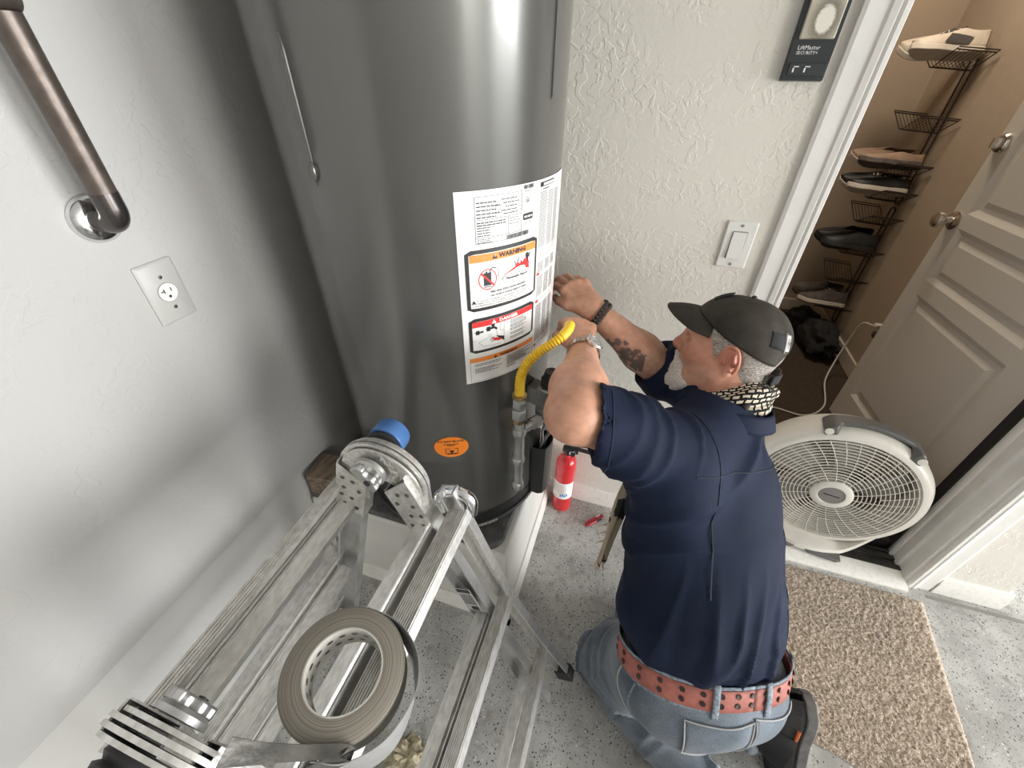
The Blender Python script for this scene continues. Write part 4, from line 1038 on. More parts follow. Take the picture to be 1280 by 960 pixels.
# ================================================================ folding ladder
PV = V(-0.372, 0, 0.925)
YF, YN = 0.380, 0.012                     # inner faces of the far and near rails
AL = {1: R(20.5), -1: R(16.5)}
TC = {1: 0.026, -1: 0.038}
HCX, HCZ = -0.366, 0.886                 # centre of the hinge arch
def lp(h, s, t, y):
    a = AL[h]; d = V(h * math.sin(a), 0, -math.cos(a)); p = V(h * math.cos(a), 0, math.sin(a))
    q = PV + d * s + p * t; return V(q.x, y, q.z)
def alu_mat(name, base, dirt, rough, st):
    m = mat(name, base, rough, metal=.82, var=.4, vscale=9, col2=dirt, detail=9, thr=(.22, .66), stretch=st, rvar=.12, bump=.00012, bscale=90); return m
M['alu'] = alu_mat('worn_aluminium', (0.76, 0.755, 0.735), (0.52, 0.505, 0.47), .36, (13, 6, 13))
M['alu_side'] = alu_mat('rail_aluminium', (0.56, 0.56, 0.55), (0.36, 0.355, 0.34), .36, (3, 3, 1.5))
M['alu_dirty'] = alu_mat('dirty_tread', (0.74, 0.73, 0.705), (0.47, 0.455, 0.42), .46, (11, 7, 11))
lad = thing('folding_ladder', 'worn aluminium articulated folding ladder standing open in front of the water heater', 'ladder', (-.37, .2, 0))
S_IN = (0.143, 0.450, 0.757); LEN = 0.93
def rail_prism(h, s0, s1, t0, t1, y0, y1, flare=0.0, n=8, web=.003):
    # C channel: web on the outside, flanges pointing inwards; flare pushes the foot outwards in Y
    m = MB(); sg = 1 if y1 > y0 else -1; hw = (t1 - t0) / 2; tc = (t0 + t1) / 2
    D = abs(y1 - y0); fl = .004
    sec = [(-hw, 0), (-hw, D), (hw, D), (hw, 0), (hw - fl, 0), (hw - fl, D - web), (-hw + fl, D - web), (-hw + fl, 0)]
    vs = []
    for i in range(n + 1):
        s = s0 + (s1 - s0) * i / n; off = flare * (i / n) ** 1.6
        for (t, dy) in sec: vs.append(lp(h, s, tc + t, y0 + sg * (dy + off)))
    K = len(sec); fs = []
    for i in range(n):
        for k in range(K): fs.append((K * i + k, K * i + (k + 1) % K, K * i + K + (k + 1) % K, K * i + K + k))
    quad = [(0, 1, 6, 7), (1, 2, 5, 6), (2, 3, 4, 5)]
    for q in quad: fs.append(q); fs.append(tuple(K * n + k for k in q[::-1]))
    return m.add(vs, fs)
def rung(h, s, t, y0, y1, w, ribs, lip):
    m = MB()
    sec = [(-w / 2, .004)]
    if ribs:
        nr = int(w / .0042)
        for k in range(nr):
            x0 = -w / 2 + w * k / nr; dx_ = w / nr
            sec += [(x0 + dx_ * .08, 0), (x0 + dx_ * .55, 0), (x0 + dx_ * .60, .0017), (x0 + dx_ * .97, .0017)]
    else: sec += [(-w / 2 + .002, 0), (w / 2 - .002, 0)]
    sec += [(w / 2, .004), (w / 2, .020), (w / 2 - .006, .028), (-w / 2 + .006, .028), (-w / 2, .020)]
    vs = [lp(h, s + b, t + a, y0) for a, b in sec] + [lp(h, s + b, t + a, y1) for a, b in sec]; K = len(sec)
    m.add(vs, [tuple(range(K)), tuple(range(2 * K - 1, K - 1, -1))] + [(k, (k + 1) % K, K + (k + 1) % K, K + k) for k in range(K)])
    if lip:
        tt = t + w / 2 + .006; sec2 = [(0, .0), (.003, .0), (.003, .022), (.010, .022), (.010, .014), (.013, .014), (.013, .026), (0, .026)]
        vs = [lp(h, s + b + .006, t + w / 2 + .0005 + a, y0) for a, b in sec2] + [lp(h, s + b + .006, t + w / 2 + .0005 + a, y1) for a, b in sec2]; K = 8
        m.add(vs, [tuple(range(K)), tuple(range(2 * K - 1, K - 1, -1))] + [(k, (k + 1) % K, K + (k + 1) % K, K + k) for k in range(K)])
        a = lp(h, s + .020, t + w / 2 + .022, y0); b = lp(h, s + .020, t + w / 2 + .022, y1); m.cyl(a, b, .0072, n=12)
    return m
OUT_T = {1: (.107, .079, .069), -1: (.070, .074, .072)}
OUT_S = {1: (.128, .440, .735), -1: (.098, .405, .710)}
FL = .062
def fl_at(s): return FL * max(0, (s - .09) / (LEN - .07)) ** 1.6
for h in (1, -1):
    tc = TC[h]
    # inner section
    for y0, sg in ((YF, 1), (YN, -1)):
        part('inner_rail', rail_prism(h, .05, LEN - .02, tc - .0275, tc + .0275, y0, y0 + sg * .022), M['alu_side'], lad, angle=30)
    for k, s in enumerate(S_IN):
        part('inner_rung', rung(h, s, tc + .004, YN - .001, YF + .001, .032, False, True), M['alu'], lad, angle=30)
    # outer, sliding section
    ot_ = OUT_T[h]
    for y0, sg in ((YF + .023, 1), (YN - .023, -1)):
        m = MB(); sg_ = sg; n = 10; vs = []
        for i in range(n + 1):
            s = .085 + (LEN - .085) * i / n; off = fl_at(s)
            t0 = tc + .030 + (ot_[0] - tc - .055) * max(0, 1 - (s - .085) / .35); tw = .034
            for a, dy in ((0, 0), (0, .020), (tw, .020), (tw, 0), (tw - .004, 0), (tw - .004, .017), (.004, .017), (.004, 0)): vs.append(lp(h, s, t0 + a, y0 + sg * (dy + off)))
        K = 8; fs = []
        for i in range(n):
            for k in range(K): fs.append((K * i + k, K * i + (k + 1) % K, K * i + K + (k + 1) % K, K * i + K + k))
        for q in ((0, 1, 6, 7), (1, 2, 5, 6), (2, 3, 4, 5)): fs.append(q); fs.append(tuple(K * n + k for k in q[::-1]))
        part('outer_rail', m.add(vs, fs), M['alu'], lad, angle=30)
        # rubber foot
        fm = MB(); s = LEN - .005; y_ = y0 + sg * (.010 + fl_at(s)); c_ = lp(h, s, tc + .047, y_)
        a = AL[h]; Mf = Matrix((V(h * math.cos(a), 0, math.sin(a)), V(0, 1, 0), V(-h * math.sin(a), 0, math.cos(a)))).transposed()
        fm.box(c_, (.046, .032, .045), Mf)
        for i_, v in enumerate(fm.v): fm.v[i_] = (v[0], v[1], max(v[2], .001)) if v[2] > .028 else (v[0], v[1], .001)
        part('rubber_foot', fm, M['black'], lad, bevel=.003)
    for k in range(3):
        s = OUT_S[h][k]; f_ = fl_at(s)
        part('outer_rung', rung(h, s, ot_[k], YN - .024 - f_, YF + .024 + f_, (.040 if k == 0 else .030) if h > 0 else (.021 if k == 0 else .026), True, False), M['alu_dirty'] if (k == 0 or h < 0) else M['alu'], lad, smooth=False)
        rv = MB()
        for y_, sg in ((YF + .044 + f_, 1), (YN - .044 - f_, -1)):
            for ds in (.004, .022):
                q = lp(h, s + ds, ot_[k] - .004, y_); rv.lathe([(0, -.002), (.0042, -.002), (.0042, .0012), (.0030, .0022), (0, .0024)], q, (0, sg, 0), 10)
        part('rivet', rv, M['galv'], lad)['kind'] = 'stuff'
# hinges
def hinge(y_in, sg, name):
    hg = None
    plates = [(.001, .0045, .052), (.0085, .005, .060), (.0165, .005, .060), (.0245, .0045, .056)]
    m = MB()
    for off, th_, rad in plates:
        rad += .028
        poly = [(rad * math.cos(R(t)), rad * math.sin(R(t))) for t in range(-8, 189, 7)]
        poly += [(-rad * .99, -.060), (-.036, -.060)] + [(.036 * math.cos(R(t)), -.012 + .024 * math.sin(R(t))) for t in range(180, -1, -20)] + [(.040, -.060), (rad * .99, -.060)]
        m.prism(poly, (0, sg * th_, 0), (HCX, y_in + sg * off, HCZ), (1, 0, 0), (0, 0, 1))
    hg = part('hinge', m, M['alu'], lad, angle=30)
    # riveted sockets that grip the rails
    for h in (1, -1):
        tc = TC[h]; b = MB(); w = .0305
        sec = [(-w, .0), (-w, .0315), (w, .0315), (w, .0), (w - .0025, 0), (w - .0025, .029), (-w + .0025, .029), (-w + .0025, 0)]
        b = MB(); vs = []
        for s, sk in ((.052, 1), (.175, 0)):
            for t, dy in sec: vs.append(lp(h, s + (.030 * (t + w) / (2 * w) * -1 * sk), tc + t, y_in + sg * (dy - .004)))
        K = 8; fs = [(k, (k + 1) % K, K + (k + 1) % K, K + k) for k in range(K)]
        for q in ((0, 1, 6, 7), (1, 2, 5, 6), (2, 3, 4, 5)): fs += [q, tuple(K + k for k in q[::-1])]
        b.add(vs, fs)
        # inner face plate
        pl = MB(); vs = [lp(h, s, tc + t, y_in - sg * (.004 + d_)) for d_ in (0, .0022) for s, t in ((.055, -w), (.028, w), (.165, w), (.165, -w))]
        b.add(vs, [(0, 1, 2, 3), (7, 6, 5, 4), (0, 4, 5, 1), (1, 5, 6, 2), (2, 6, 7, 3), (3, 7, 4, 0)])
        part('hinge_socket', b, M['alu'], lad, angle=30)
        rv = MB()
        for s, t in ((.062, -.004), (.062, .017), (.085, -.018), (.092, .014), (.118, -.004), (.118, .018), (.145, -.016), (.145, .010)):
            q = lp(h, s, tc + t, y_in - sg * .0060); rv.lathe([(0, -.002), (.0046, -.002), (.0046, .0006), (.0036, .0016), (0, .0016)], q, (0, -sg, 0), 10)
        o = part('rivet', rv, mat('rivet_dark', (.10, .095, .09), .5, metal=.5) if 'rivet_dark' not in bpy.data.materials else bpy.data.materials['rivet_dark'], lad); o['kind'] = 'stuff'
    # release lever on the inner face
    c_ = V(PV.x, y_in - sg * .006, PV.z)
    k = MB(); k.lathe([(0, 0), (.030, 0), (.030, .006), (.026, .010), (0, .010)], c_, (0, -sg, 0), 30, x=(1, 0, 0)); part('lever_boss', k, M['alu_side'], hg)
    ax = V(.62, 0, -.78); az = V(.78, 0, .62)
    k = MB(); poly = [(-.034, -.010), (-.030, -.015), (.030, -.015), (.036, -.006), (.034, .004), (.022, .006), (.018, .013), (.006, .015), (.000, .008), (-.012, .009), (-.018, .016), (-.032, .012)]
    poly = [(a_ * .85, b_ * .85) for a_, b_ in poly]; k.prism(poly, (0, -sg * .013, 0), c_ + V(0, -sg * .009, 0), ax, az); part('release_lever', k, M['alu_side'], hg, bevel=.003)
    k = MB(); k.lathe([(0, 0), (.006, 0), (.006, .003), (0, .004)], c_ + ax * .008 + V(0, -sg * .021, 0), (0, -sg, 0), 14); part('lever_pin', k, M['black'], hg)
    # arc sticker
    s_ = MB(); vs = []
    for i in range(13):
        a = R(60 - 100 * i / 12)
        for r_ in (.034, .050): vs.append(V(PV.x + r_ * math.cos(a), y_in + sg * .0004, PV.z - .005 + r_ * math.sin(a)))
    s_.add(vs, [(2 * i, 2 * i + 1, 2 * i + 3, 2 * i + 2) for i in range(12)]); part('arc_sticker', s_, mat('arc_sticker', (.50, .48, .44), .5, var=.55, vscale=160, thr=(.45, .55)) if 'arc_sticker' not in bpy.data.materials else bpy.data.materials['arc_sticker'], hg)
    # blue knob on the outer face
    k = MB(); k.lathe([(0, 0), (.028, 0), (.030, .004), (.025, .010), (.031, .014), (.029, .022), (0, .022)], V(PV.x - .004, y_in + sg * .029, PV.z + .012), (0, sg, 0), 28); part('knob_collar', k, M['black'], hg)
    k = MB(); k.lathe([(0, 0), (.033, 0), (.034, .003), (.033, .027), (.031, .033), (.023, .035), (0, .035)], V(PV.x - .004, y_in + sg * .050, PV.z + .012), (0, sg, 0), 32); part('knob_cap', k, mat('blue_cap', (0.075, 0.19, 0.46), .35, var=.2, vscale=30) if 'blue_cap' not in bpy.data.materials else bpy.data.materials['blue_cap'], hg)['label'] = 'blue plastic knob cap'
hinge(YF + .002, 1, 'far'); hinge(YN - .002, -1, 'near')
# spring latches on the outer rails
for h, y_ in ((1, YF + .040), (1, YN - .040)):
    pts = spline([lp(h, .150, .052, y_), lp(h, .118, .060, y_), lp(h, .104, .076, y_), lp(h, .100, .100, y_), lp(h, .108, .122, y_), lp(h, .128, .128, y_), lp(h, .158, .114, y_)], 6)
    m = MB(); m.tube(pts, .0115, 14); part('rung_latch', m, M['chrome'], lad)
# caution sticker on the right-hand far rail
m = MB(); q = [lp(1, .36, .000, YF - .0006), lp(1, .36, .038, YF - .0006), lp(1, .445, .038, YF - .0006), lp(1, .445, .000, YF - .0006)]
m.add([(*v,) for v in q], [(0, 1, 2, 3)]); cs_ = part('caution_sticker', m, mat('sticker_grey', (.52, .51, .49), .5), lad, smooth=False)
m = MB()
def cq(s0, s1, t0, t1): 
    m.add([lp(1, s0, t0, YF - .0012), lp(1, s0, t1, YF - .0012), lp(1, s1, t1, YF - .0012), lp(1, s1, t0, YF - .0012)], [(0, 1, 2, 3)])
cq(.362, .375, .002, .036); cq(.425, .441, .014, .032)
rg = random.Random(8)
for k in range(9):
    t = .004
    while t < .034: w = rg.uniform(.003, .008); cq(.380 + k * .0045, .3825 + k * .0045, t, min(t + w, .035)); t += w + .0016
part('sticker_print', m, M['ink'], cs_, smooth=False)

# ================================================================ roll of duct tape resting on the treads
TCt = V(-0.246, 0.114, 0.880); tn = V(0.10, -0.04, 0.99).normalized(); t1 = tn.cross(V(0, 1, 0)).normalized() * -1; t2 = tn.cross(t1)
tape = thing('duct_tape_roll', 'partly used roll of silver duct tape lying on the ladder treads', 'tape', TCt - tn * .024)
def tape_mat():
    m = mat('tape_edge', (0.38, 0.345, 0.29), .55); N = m.node_tree.nodes; L = m.node_tree.links
    tc = N['Texture Coordinate']; mp = N.new('ShaderNodeVectorMath'); mp.operation = 'LENGTH'
    ad = N.new('ShaderNodeVectorMath'); ad.operation = 'SUBTRACT'; L.new(tc.outputs['Object'], ad.inputs[0]); ad.inputs[1].default_value = tuple(tn * .024)
    L.new(ad.outputs[0], mp.inputs[0])
    nz = N.new('ShaderNodeTexNoise'); nz.noise_dimensions = '1D'; nz.inputs['Scale'].default_value = 900; nz.inputs['Detail'].default_value = 2
    L.new(mp.outputs['Value'], nz.inputs['W'])
    rp = N.new('ShaderNodeValToRGB'); rp.color_ramp.elements[0].color = (.13, .115, .092, 1); rp.color_ramp.elements[1].color = (.29, .265, .22, 1); rp.color_ramp.elements[0].position = .3; rp.color_ramp.elements[1].position = .7
    L.new(nz.outputs['Fac'], rp.inputs['Fac']); L.new(rp.outputs['Color'], N['Principled BSDF'].inputs['Base Color']); return m
M['tape_side'] = mat('tape_silver', (0.42, 0.42, 0.42), .38, metal=.35, var=.25, vscale=25, bump=.001, bscale=30)
m = MB(); m.lathe([(.0460, -.024), (.0715, -.024), (.0715, .022), (.069, .024), (.0460, .024), (.0460, -.024)], TCt, tn, 72, x=t1); part('tape_coil', m, tape_mat(), tape, angle=50)
m = MB(); m.lathe([(.0459, -.0245), (.0459, .0245), (.0440, .0245), (.0440, -.0245), (.0459, -.0245)], TCt, tn, 60, x=t1); co = part('cardboard_core', m, mat('core', (.52, .50, .46), .7), tape)
m = MB()
for k in range(18):
    for r_ in (-.010, .008):
        a = 2 * PI * (k + (.5 if r_ > 0 else 0)) / 18; c_ = TCt + (t1 * math.cos(a) + t2 * math.sin(a)) * .0437 + tn * r_; tg = -t1 * math.sin(a) + t2 * math.cos(a); nn = -(t1 * math.cos(a) + t2 * math.sin(a))
        vs = [c_ + nn * .0004 + tg * (.0042 * math.cos(b)) + tn * (.0028 * math.sin(b)) for b in [2 * PI * q / 10 for q in range(10)]]
        m.add(vs, [tuple(range(10))])
o = part('core_print', m, M['ink'], co, smooth=False); o['kind'] = 'stuff'
# loose end: peels off the roll, swings round and sticks to the near hinge
def tpt(a, r_, z): return TCt + (t1 * math.cos(R(a)) + t2 * math.sin(R(a))) * r_ + tn * z
lo = []
for a, r_, z in ((100, .0722, 0), (75, .0728, .002), (52, .0765, .004), (28, .083, .005), (4, .089, .002), (-25, .091, -.004), (-52, .088, -.006), (-75, .083, -.002)): lo.append(tpt(a, r_, z))
m = MB(); pts = spline(lo, 6); ws = []
for i, p in enumerate(pts):
    t = i / (len(pts) - 1); ws.append((tn * (1 - .3 * t) + (t1 * .3 * math.sin(t * 5))).normalized() * (.0235 - .004 * t))
m.strip(pts, ws, .0004); part('peeled_tape', m, M['tape_side'], tape, angle=80)
e0 = pts[-1]
p2 = spline([e0, e0 + V(-.016, -.016, .002), V(-.196, .052, .893), V(-.240, .035, .906), V(-.268, .021, .928), V(-.288, .010, .955)], 8); ws = []
for i, p in enumerate(p2):
    t = i / (len(p2) - 1); w0 = ws_last if False else tn
    a = tn * (1 - t) * .6 + V(.18, .85, .25) * (.25 + .75 * t); 
    d_ = (p2[min(i + 1, len(p2) - 1)] - p2[max(i - 1, 0)]).normalized(); a = (a - d_ * a.dot(d_)).normalized()
    ws.append(a * (.0130 - .005 * math.sin(PI * t)))
m = MB(); m.strip(p2, ws, .0004); part('loose_strip', m, mat('tape_dark', (0.115, 0.11, 0.098), .35, metal=.15, var=.55, vscale=30, bump=.002, bscale=50), tape, angle=80)['label'] = 'dark twisted loose end of the tape'

# ================================================================ the person
class Field:
    """signed distance grid with smooth unions, turned into one mesh by surface nets"""
    def __init__(s, lo, hi, h):
        s.lo = np.array(lo, np.float32); s.h = h
        s.n = np.ceil((np.array(hi) - np.array(lo)) / h).astype(int) + 1
        s.d = np.full(s.n, 0.06, np.float32)
    def _sub(s, lo, hi):
        a = np.clip(np.floor((np.array(lo) - s.lo) / s.h).astype(int), 0, s.n - 1)
        b = np.clip(np.ceil((np.array(hi) - s.lo) / s.h).astype(int) + 1, 1, s.n)
        if np.any(b <= a): return None, None
        ax = [s.lo[i] + s.h * np.arange(a[i], b[i], dtype=np.float32) for i in range(3)]
        X, Y, Z = np.meshgrid(*ax, indexing='ij')
        return (slice(a[0], b[0]), slice(a[1], b[1]), slice(a[2], b[2])), (X, Y, Z)
    def put(s, dist, lo, hi, k, sub=False):
        m = k + 3 * s.h + .004
        sl, P = s._sub(np.array(lo) - m, np.array(hi) + m)
        if sl is None: return
        v = dist(*P); o = s.d[sl]
        if sub:
            v = -v; hh = np.maximum(k - np.abs(o - v), 0) / max(k, 1e-6); s.d[sl] = np.maximum(o, v) + hh * hh * k * .25
        else:
            hh = np.maximum(k - np.abs(o - v), 0) / max(k, 1e-6); s.d[sl] = np.minimum(o, v) - hh * hh * k * .25
    def cap(s, a, b, ra, rb, k=.02, sub=False):
        a = np.array(a, float); b = np.array(b, float); ab = b - a; L2 = float(ab @ ab) or 1e-9; r = max(ra, rb)
        def f(X, Y, Z):
            t = np.clip(((X - a[0]) * ab[0] + (Y - a[1]) * ab[1] + (Z - a[2]) * ab[2]) / L2, 0, 1)
            return np.sqrt((X - a[0] - t * ab[0]) ** 2 + (Y - a[1] - t * ab[1]) ** 2 + (Z - a[2] - t * ab[2]) ** 2) - (ra + (rb - ra) * t)
        s.put(f, np.minimum(a, b) - r, np.maximum(a, b) + r, k, sub)
    def ell(s, c, rad, k=.02, B=None, sub=False):
        c = np.array(c, float); rad = np.array(rad, float); B = np.eye(3) if B is None else np.array(B, float)   # rows: local axes
        ext = np.sqrt(((B * rad[:, None]) ** 2).sum(0))
        def f(X, Y, Z):
            q = [B[i, 0] * (X - c[0]) + B[i, 1] * (Y - c[1]) + B[i, 2] * (Z - c[2]) for i in range(3)]
            k0 = np.sqrt(sum((q[i] / rad[i]) ** 2 for i in range(3))); k1 = np.sqrt(sum((q[i] / rad[i] ** 2) ** 2 for i in range(3)))
            return k0 * (k0 - 1) / np.maximum(k1, 1e-6)
        s.put(f, c - ext, c + ext, k, sub)
    def half(s, c, nrm, lo, hi, k=.004):
        # cut away what lies on the +nrm side of a plane inside a box
        c = np.array(c, float); n = np.array(nrm, float); n /= np.linalg.norm(n)
        sl, P = s._sub(lo, hi); v = (P[0] - c[0]) * n[0] + (P[1] - c[1]) * n[1] + (P[2] - c[2]) * n[2]
        s.d[sl] = np.maximum(s.d[sl], v)
    def mesh(s):
        d = s.d; ins = d < 0; n = s.n
        c = np.zeros(n - 1, np.int8)
        for i in (0, 1):
            for j in (0, 1):
                for k in (0, 1): c += ins[i:n[0] - 1 + i, j:n[1] - 1 + j, k:n[2] - 1 + k]
        act = np.argwhere((c > 0) & (c < 8)); idx = np.full(n - 1, -1, np.int64); idx[tuple(act.T)] = np.arange(len(act))
        acc = np.zeros((len(act), 3)); cnt = np.zeros(len(act))
        cor = [(i, j, k) for i in (0, 1) for j in (0, 1) for k in (0, 1)]
        for p in cor:
            for ax in range(3):
                if p[ax]: continue
                q = list(p); q[ax] = 1
                va = d[tuple((act + p).T)]; vb = d[tuple((act + q).T)]; x = (va < 0) != (vb < 0)
                t = np.where(x, va / np.where(x, va - vb, 1), 0); pt = np.repeat(np.array([p], float), len(act), 0); pt[:, ax] += t
                acc[x] += pt[x]; cnt[x] += 1
        V_ = (act + acc / cnt[:, None]) * s.h + s.lo
        F = []
        for ax in range(3):
            o1, o2 = [(1, 2), (2, 0), (0, 1)][ax]
            a = [slice(None)] * 3; b = [slice(None)] * 3; a[ax] = slice(0, -1); b[ax] = slice(1, None)
            A = ins[tuple(a)]; Bq = ins[tuple(b)]; e = np.argwhere(A != Bq)
            e = e[(e[:, o1] > 0) & (e[:, o2] > 0) & (e[:, o1] < n[o1] - 1) & (e[:, o2] < n[o2] - 1)]
            if not len(e): continue
            fl = A[tuple(e.T)]
            def g(d1, d2):
                q = e.copy(); q[:, o1] -= d1; q[:, o2] -= d2; return idx[tuple(q.T)]
            Q = np.stack([g(1, 1), g(0, 1), g(0, 0), g(1, 0)], 1); Q[~fl] = Q[~fl][:, ::-1]; F.append(Q)
        return V_, np.concatenate(F)

def field_obj(name, V_, F, m, parent, smooth_it=2, displace=None, tint=None, sub=0):
    off = np.array(root_of(parent).location)
    me = bpy.data.meshes.new(name); me.from_pydata((V_ - off).tolist(), [], F.tolist()); me.update()
    bm = bmesh.new(); bm.from_mesh(me)
    for _ in range(smooth_it): bmesh.ops.smooth_vert(bm, verts=bm.verts, factor=.5, use_axis_x=True, use_axis_y=True, use_axis_z=True)
    bm.normal_update()
    if displace:
        mv = []
        for v in bm.verts:
            w = v.co + Vector(off); mv.append(v.co + v.normal * displace(w, v.normal))
        for v, c in zip(bm.verts, mv): v.co = c
    bm.to_mesh(me)
    if tint:
        at = me.color_attributes.new('tint', 'FLOAT_COLOR', 'POINT'); buf = []
        for v in bm.verts: buf += tint(v.co + Vector(off), v.normal)
        at.data.foreach_set('color', buf)
    bm.free()
    o = bpy.data.objects.new(name, me); C.objects.link(o); me.materials.append(m); o.parent = parent
    me.polygons.foreach_set('use_smooth', [True] * len(me.polygons)); return o
def bvh_of(o):
    from mathutils.bvhtree import BVHTree
    off = root_of(o).location
    return BVHTree.FromPolygons([v.co + off for v in o.data.vertices], [tuple(p.vertices) for p in o.data.polygons])
A_ = lambda v: np.array(v, float)
def nrm(v): v = A_(v); return v / np.linalg.norm(v)
def lerp(a, b, t): return A_(a) + (A_(b) - A_(a)) * t

# joints, in metres
J = dict(pelvis=(.300, .470, .425), hipL=(.222, .432, .405), hipR=(.372, .508, .405), kneeL=(.124, .545, .078), kneeR=(.225, .690, .078),
         ankL=(.455, .300, .062), ankR=(.535, .478, .150), neck=(.240, .795, .895), head=(.228, .890, .988),
         shL=(.132, .615, .890), shR=(.252, .842, .876), elL=(-.054, .530, 1.018), wrL=(-.080, .765, .992), elR=(.108, .935, .868), wrR=(-.083, .925, 1.010))
J = {k: A_(v) for k, v in J.items()}
man = thing('person', 'kneeling man in navy work shirt, faded jeans and grey cap, working behind the heater', 'person', (.26, .56, 0))
UP = nrm(J['neck'] - J['pelvis']); LT = nrm(A_((-.76, -.65, 0)) - UP * float(UP @ A_((-.76, -.65, 0)))); FW = np.cross(LT, UP)
BT = np.stack([LT, FW, UP])
def tb(u, l=0, f=0): return J['pelvis'] + UP * u + LT * l + FW * f

# ---- head frame
hf = nrm((-.955, .275, .030)); hu0 = nrm(A_((.0, .0, 1)) - hf * float(hf[2])); hl0 = np.cross(hu0, hf)
ro = R(14); hu = hu0 * math.cos(ro) - hl0 * math.sin(ro); hl = np.cross(hu, hf)
HB = np.stack([hf, hl, hu]); HC = J['head']; HS = 0.93
def hp_(x, y, z): return HC + (hf * x + hl * y + hu * z) * HS

# ---- skin: head, neck, both arms and hands as one continuous surface
G = Field((-.26, .40, .76), (.40, 1.06, 1.20), .0032)
G.ell(hp_(-.002, 0, .028), (.098, .077, .088), .01, HB)
G.ell(hp_(.034, 0, -.040), (.060, .060, .074), .03, HB)
G.ell(hp_(.056, 0, -.098), (.036, .040, .034), .025, HB)
for s_ in (1, -1):
    G.ell(hp_(.052, .044 * s_, -.022), (.034, .024, .030), .025, HB)             # cheek
    G.cap(hp_(.010, .062 * s_, -.060), hp_(.055, .044 * s_, -.098), .020, .018, .03)  # jaw line
    G.cap(hp_(.092, .012 * s_, .020), hp_(.080, .044 * s_, .022), .010, .009, .015)   # brow
G.ell(hp_(.090, .034, .000), (.014, .017, .010), .010, HB, sub=True); G.ell(hp_(.090, -.034, .000), (.014, .017, .010), .010, HB, sub=True)
for s_ in (1, -1):
    G.ell(hp_(.078, .032 * s_, .000), (.0125, .0135, .0120), .004, HB)            # eyeball under lids
    G.cap(hp_(.088, .020 * s_, .0055), hp_(.078, .046 * s_, .003), .0036, .003, .004)
    G.cap(hp_(.086, .020 * s_, -.010), hp_(.078, .045 * s_, -.008), .0035, .003, .005)
G.cap(hp_(.094, 0, .014), hp_(.112, 0, -.022), .009, .012, .012); G.ell(hp_(.112, 0, -.028), (.014, .0145, .012), .010, HB)
for s_ in (1, -1): G.ell(hp_(.101, .013 * s_, -.032), (.012, .009, .009), .006, HB)
G.cap(hp_(.092, .018, -.060), hp_(.092, -.018, -.060), .007, .007, .010); G.cap(hp_(.098, .010, -.058), hp_(.098, -.010, -.058), .005, .005, .006)
G.cap(hp_(.096, .011, -.068), hp_(.096, -.011, -.068), .0055, .0055, .006); G.ell(hp_(.086, 0, -.110), (.021, .025, .019), .016, HB)
# neck
G.cap(hp_(-.014, 0, -.050), lerp(J['neck'], hp_(-.03, 0, -.15), .3), .062, .066, .03); G.cap(hp_(.035, 0, -.085), lerp(J['neck'], hp_(.02, 0, -.15), .5), .040, .052, .03)
# ears
EB = np.stack([nrm(hf * .95 + hu * .25 - hl * .18), nrm(hl + hf * .25), nrm(hu * .95 - hf * .25)])
for s_ in (1, -1):
    eb = np.stack([nrm(hf * .94 - hu * .22 + 0 * hl), hl, nrm(hu * .94 + hf * .22)])
    c0 = hp_(-.012, .082 * s_, -.006)
    pts = []
    for i in range(17):
        a = R(-62 + 262 * i / 16)
        pts.append(c0 - eb[0] * (.0165 * math.cos(a)) + eb[2] * (.030 * math.sin(a)) + hl * s_ * (.003 + .006 * math.cos(a)))
    G.ell(c0 - hl * s_ * .005, (.0135, .006, .026), .006, eb)
    G.ell(c0 - eb[2] * .027 + eb[0] * .006, (.0075, .005, .010), .005, eb)
    for a, b in zip(pts, pts[1:]): G.cap(a, b, .0042, .0042, .002)
    G.cap(c0 - eb[0] * .006 + eb[2] * .014 + hl * s_ * .003, c0 - eb[0] * .007 - eb[2] * .012 + hl * s_ * .003, .0034, .0030, .003)
    G.cap(c0 + eb[0] * .010 - eb[2] * .002 + hl * s_ * .003, c0 + eb[0] * .011 - eb[2] * .009 + hl * s_ * .003, .0040, .0036, .003)
    G.ell(c0 + eb[0] * .003 - eb[2] * .004 + hl * s_ * .006, (.0070, .0075, .0110), .002, eb, sub=True); G.ell(c0 - eb[0] * .0105 + eb[2] * .008 + hl * s_ * .006, (.0022, .005, .014), .0015, eb, sub=True)
